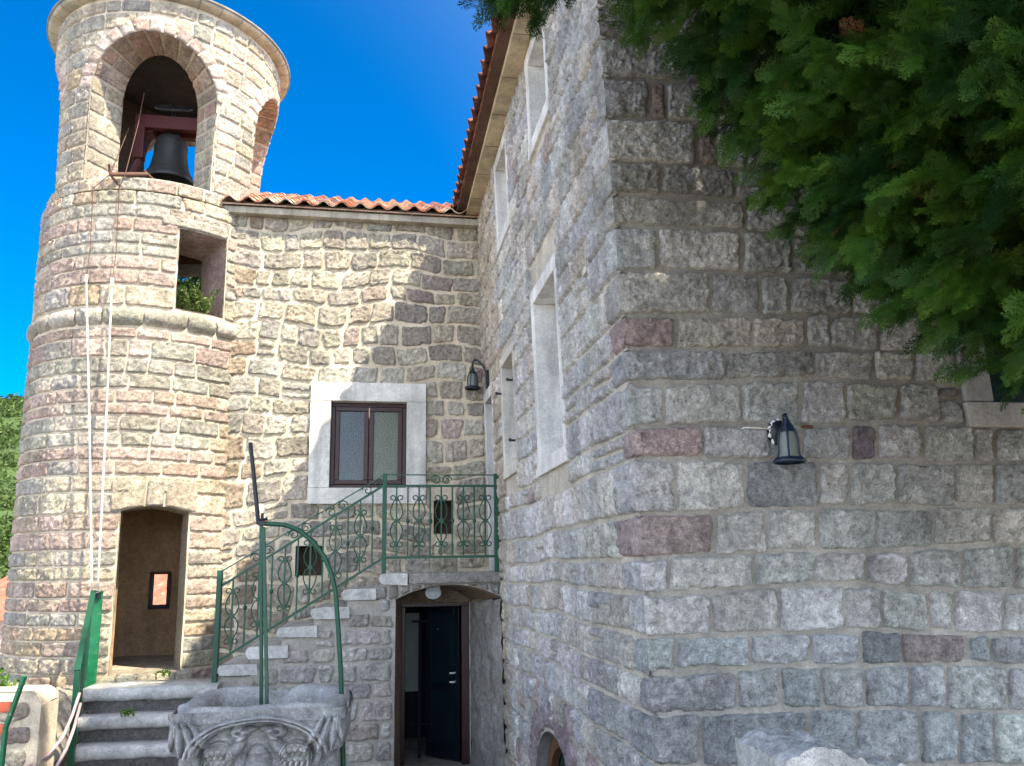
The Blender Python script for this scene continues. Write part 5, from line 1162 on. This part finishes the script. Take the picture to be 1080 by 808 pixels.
seen = (px > 150) & (px < 1400) & (py > -250) & (py < 640) & (dp < .95)
loP, loD = cand[~hi & ~near & ~seen], dp[~hi & ~near & ~seen]
keep = g.random(len(loP)) < .22; loP, loD = loP[keep], loD[keep]
def plumes(mb, P, D, tmpl, ns, plen, sc, seed):
    g = np.random.default_rng(seed); n = len(P)
    out = P-np.array([TX, TY, 0]); out[:, 2] = 0; out[:, 1] *= 1.3; out /= np.linalg.norm(out, axis=1)[:, None]+1e-6
    ax = out*.75+g.normal(size=(n, 3))*.38+np.array([0, 0, -.5]); ax /= np.linalg.norm(ax, axis=1)[:, None]
    tone = np.clip(.5+.9*fbm(P*2.6, 3, 5)+.25*g.normal(size=n), 0, 1)
    for k in range(ns):
        t = (k+.5)/ns; org = P+ax*(plen*(t-.35))[..., None] if np.ndim(t) else P+ax*plen*(t-.35)
        d = ax*(.75+.5*t)+g.normal(size=(n, 3))*(.62*(1-.45*t)); d /= np.linalg.norm(d, axis=1)[:, None]
        nr = np.cross(d, g.normal(size=(n, 3))); nr /= np.linalg.norm(nr, axis=1)[:, None]; lt = np.cross(nr, d)
        s = sc*g.uniform(.65, 1.25, n); which = g.integers(0, len(tmpl), n)
        for w in range(len(tmpl)):
            idx = np.where(which == w)[0]
            if len(idx) == 0: continue
            T = tmpl[w].reshape(-1, 3); M = np.stack([d[idx], lt[idx], nr[idx]], 1)*s[idx][:, None, None]
            V = np.einsum('va,nab->nvb', T, M)+org[idx][:, None]
            V[..., 2] -= .35*(np.linalg.norm(V-org[idx][:, None], axis=-1)**2)/sc*.6
            tip = np.clip(T[:, 0]/.15, 0, 1)
            c0 = np.array([.008, .040, .006]); c1 = np.array([.042, .118, .008]); c2 = np.array([.085, .165, .018])
            tn = tone[idx][:, None, None]; cc = c0*(1-tn)+c1*tn; cc = cc+(c2-c1)*(tip[None, :, None]**2)*tn*.9
            dead = g.random(len(idx)) < .003; cc[dead] = np.array([.13, .07, .03])
            b = mb.verts(V.reshape(-1, 3), cc.reshape(-1, 3)); mb.quads(np.arange(len(idx)*len(T)).reshape(-1, 4)+b, 0, False)
T_hi = [spray(k) for k in range(7)]; T_lo = [spray(50+k, L=.15, pairs=6, sub=0, w=.009) for k in range(4)]
cr = MB(); plumes(cr, hiP, hiD, T_hi, 17, .34, .80, 3); plumes(cr, loP, loD, T_lo, 5, .5, 2.6, 4)
print('cypress hi', len(hiP), 'lo', len(loP), 'verts', cr.n)
cr.build('crown', M_LEAF, cyp)
m = MB(); m.tube(fine([(TX, TY, -.1), (TX-.05, TY, 1.5), (TX-.1, TY+.02, 5), (TX, TY, 9), (TX, TY, 12.6)], 6), np.linspace(.24, .02, 25), 12); m.build('trunk', M_BARK, cyp)
m = MB(); r = random.Random(30)
for k in range(46):
    z = r.uniform(1.7, 8.5); a = r.uniform(0, 2*pi) if k > 22 else radians(r.uniform(150, 215)); l = r.uniform(1.0, 2.6)*(1 if z < 5.5 else .55)
    e = np.array([TX+l*cos(a), TY+l*.5*sin(a), z+l*.35]); 
    if float(crown_depth(e[None])[0]) < .25: continue
    m.tube(fine([(TX-.05, TY, z), (TX+l*.5*cos(a), TY+l*.25*sin(a), z+l*.10), e], 5), np.linspace(.05, .008, 11), 6)
m.build('limbs', M_BARK, cyp)

# ================================================================ LIGHT, SKY, CAMERA
sc = bpy.context.scene
SUN = Vector((.532, -.50, 1.0)).normalized()
sd = bpy.data.lights.new('sun', 'SUN'); sd.energy = 2.55; sd.angle = radians(.53); sd.color = (1.0, .90, .72)
so = bpy.data.objects.new('sun', sd); C.objects.link(so); so.rotation_euler = (-SUN).to_track_quat('-Z', 'Y').to_euler(); so.location = (6, -6, 14)
w = bpy.data.worlds.new('World'); sc.world = w; w.use_nodes = True; t = w.node_tree; bg = t.nodes['Background']
sky = t.nodes.new('ShaderNodeTexSky'); sky.sky_type = 'NISHITA'; sky.sun_disc = False; sky.sun_elevation = math.asin(SUN.z); sky.sun_rotation = atan2(SUN.x, SUN.y)
sky.altitude = 300; sky.air_density = .6; sky.dust_density = .3; sky.ozone_density = 3.0
hs = t.nodes.new('ShaderNodeHueSaturation'); hs.inputs['Saturation'].default_value = 1.7; hs.inputs['Value'].default_value = .50   # deeper blue away from the sun
tcw = t.nodes.new('ShaderNodeTexCoord'); dt = t.nodes.new('ShaderNodeVectorMath'); dt.operation = 'DOT_PRODUCT'; dt.inputs[1].default_value = Vector((-.35, .93, .1)).normalized()
t.links.new(tcw.outputs['Generated'], dt.inputs[0]); mr = t.nodes.new('ShaderNodeMapRange'); mr.interpolation_type = 'SMOOTHSTEP'; mr.inputs[1].default_value = .3; mr.inputs[2].default_value = .85
t.links.new(dt.outputs['Value'], mr.inputs[0]); mxs = t.nodes.new('ShaderNodeMix'); mxs.data_type = 'RGBA'; t.links.new(sky.outputs[0], hs.inputs['Color'])
t.links.new(mr.outputs[0], mxs.inputs[0]); h2 = t.nodes.new('ShaderNodeHueSaturation'); h2.inputs['Saturation'].default_value = .55; h2.inputs['Value'].default_value = 1.1; t.links.new(sky.outputs[0], h2.inputs['Color'])   # paler, hazier sky on the sun side
t.links.new(h2.outputs[0], mxs.inputs[6]); t.links.new(hs.outputs[0], mxs.inputs[7]); t.links.new(mxs.outputs[2], bg.inputs['Color']); bg.inputs['Strength'].default_value = .15
cd = bpy.data.cameras.new('camera'); cam = bpy.data.objects.new('camera', cd); C.objects.link(cam); sc.camera = cam
cd.sensor_width = 36; cd.sensor_fit = 'HORIZONTAL'; cd.lens = F/1080*36; cd.shift_y = (PY-404)/1080; cd.shift_x = (540-PX)/1080; cd.clip_start = .05; cd.clip_end = 6000
R_ = Matrix((CR, CU, -_f)).transposed(); cam.matrix_world = Matrix.Translation((0, 0, ZC)) @ R_.to_4x4()
vs = sc.view_settings; vs.view_transform = 'Standard'; vs.look = 'None'; vs.gamma = 1; vs.use_curve_mapping = False; vs.exposure = 2.36
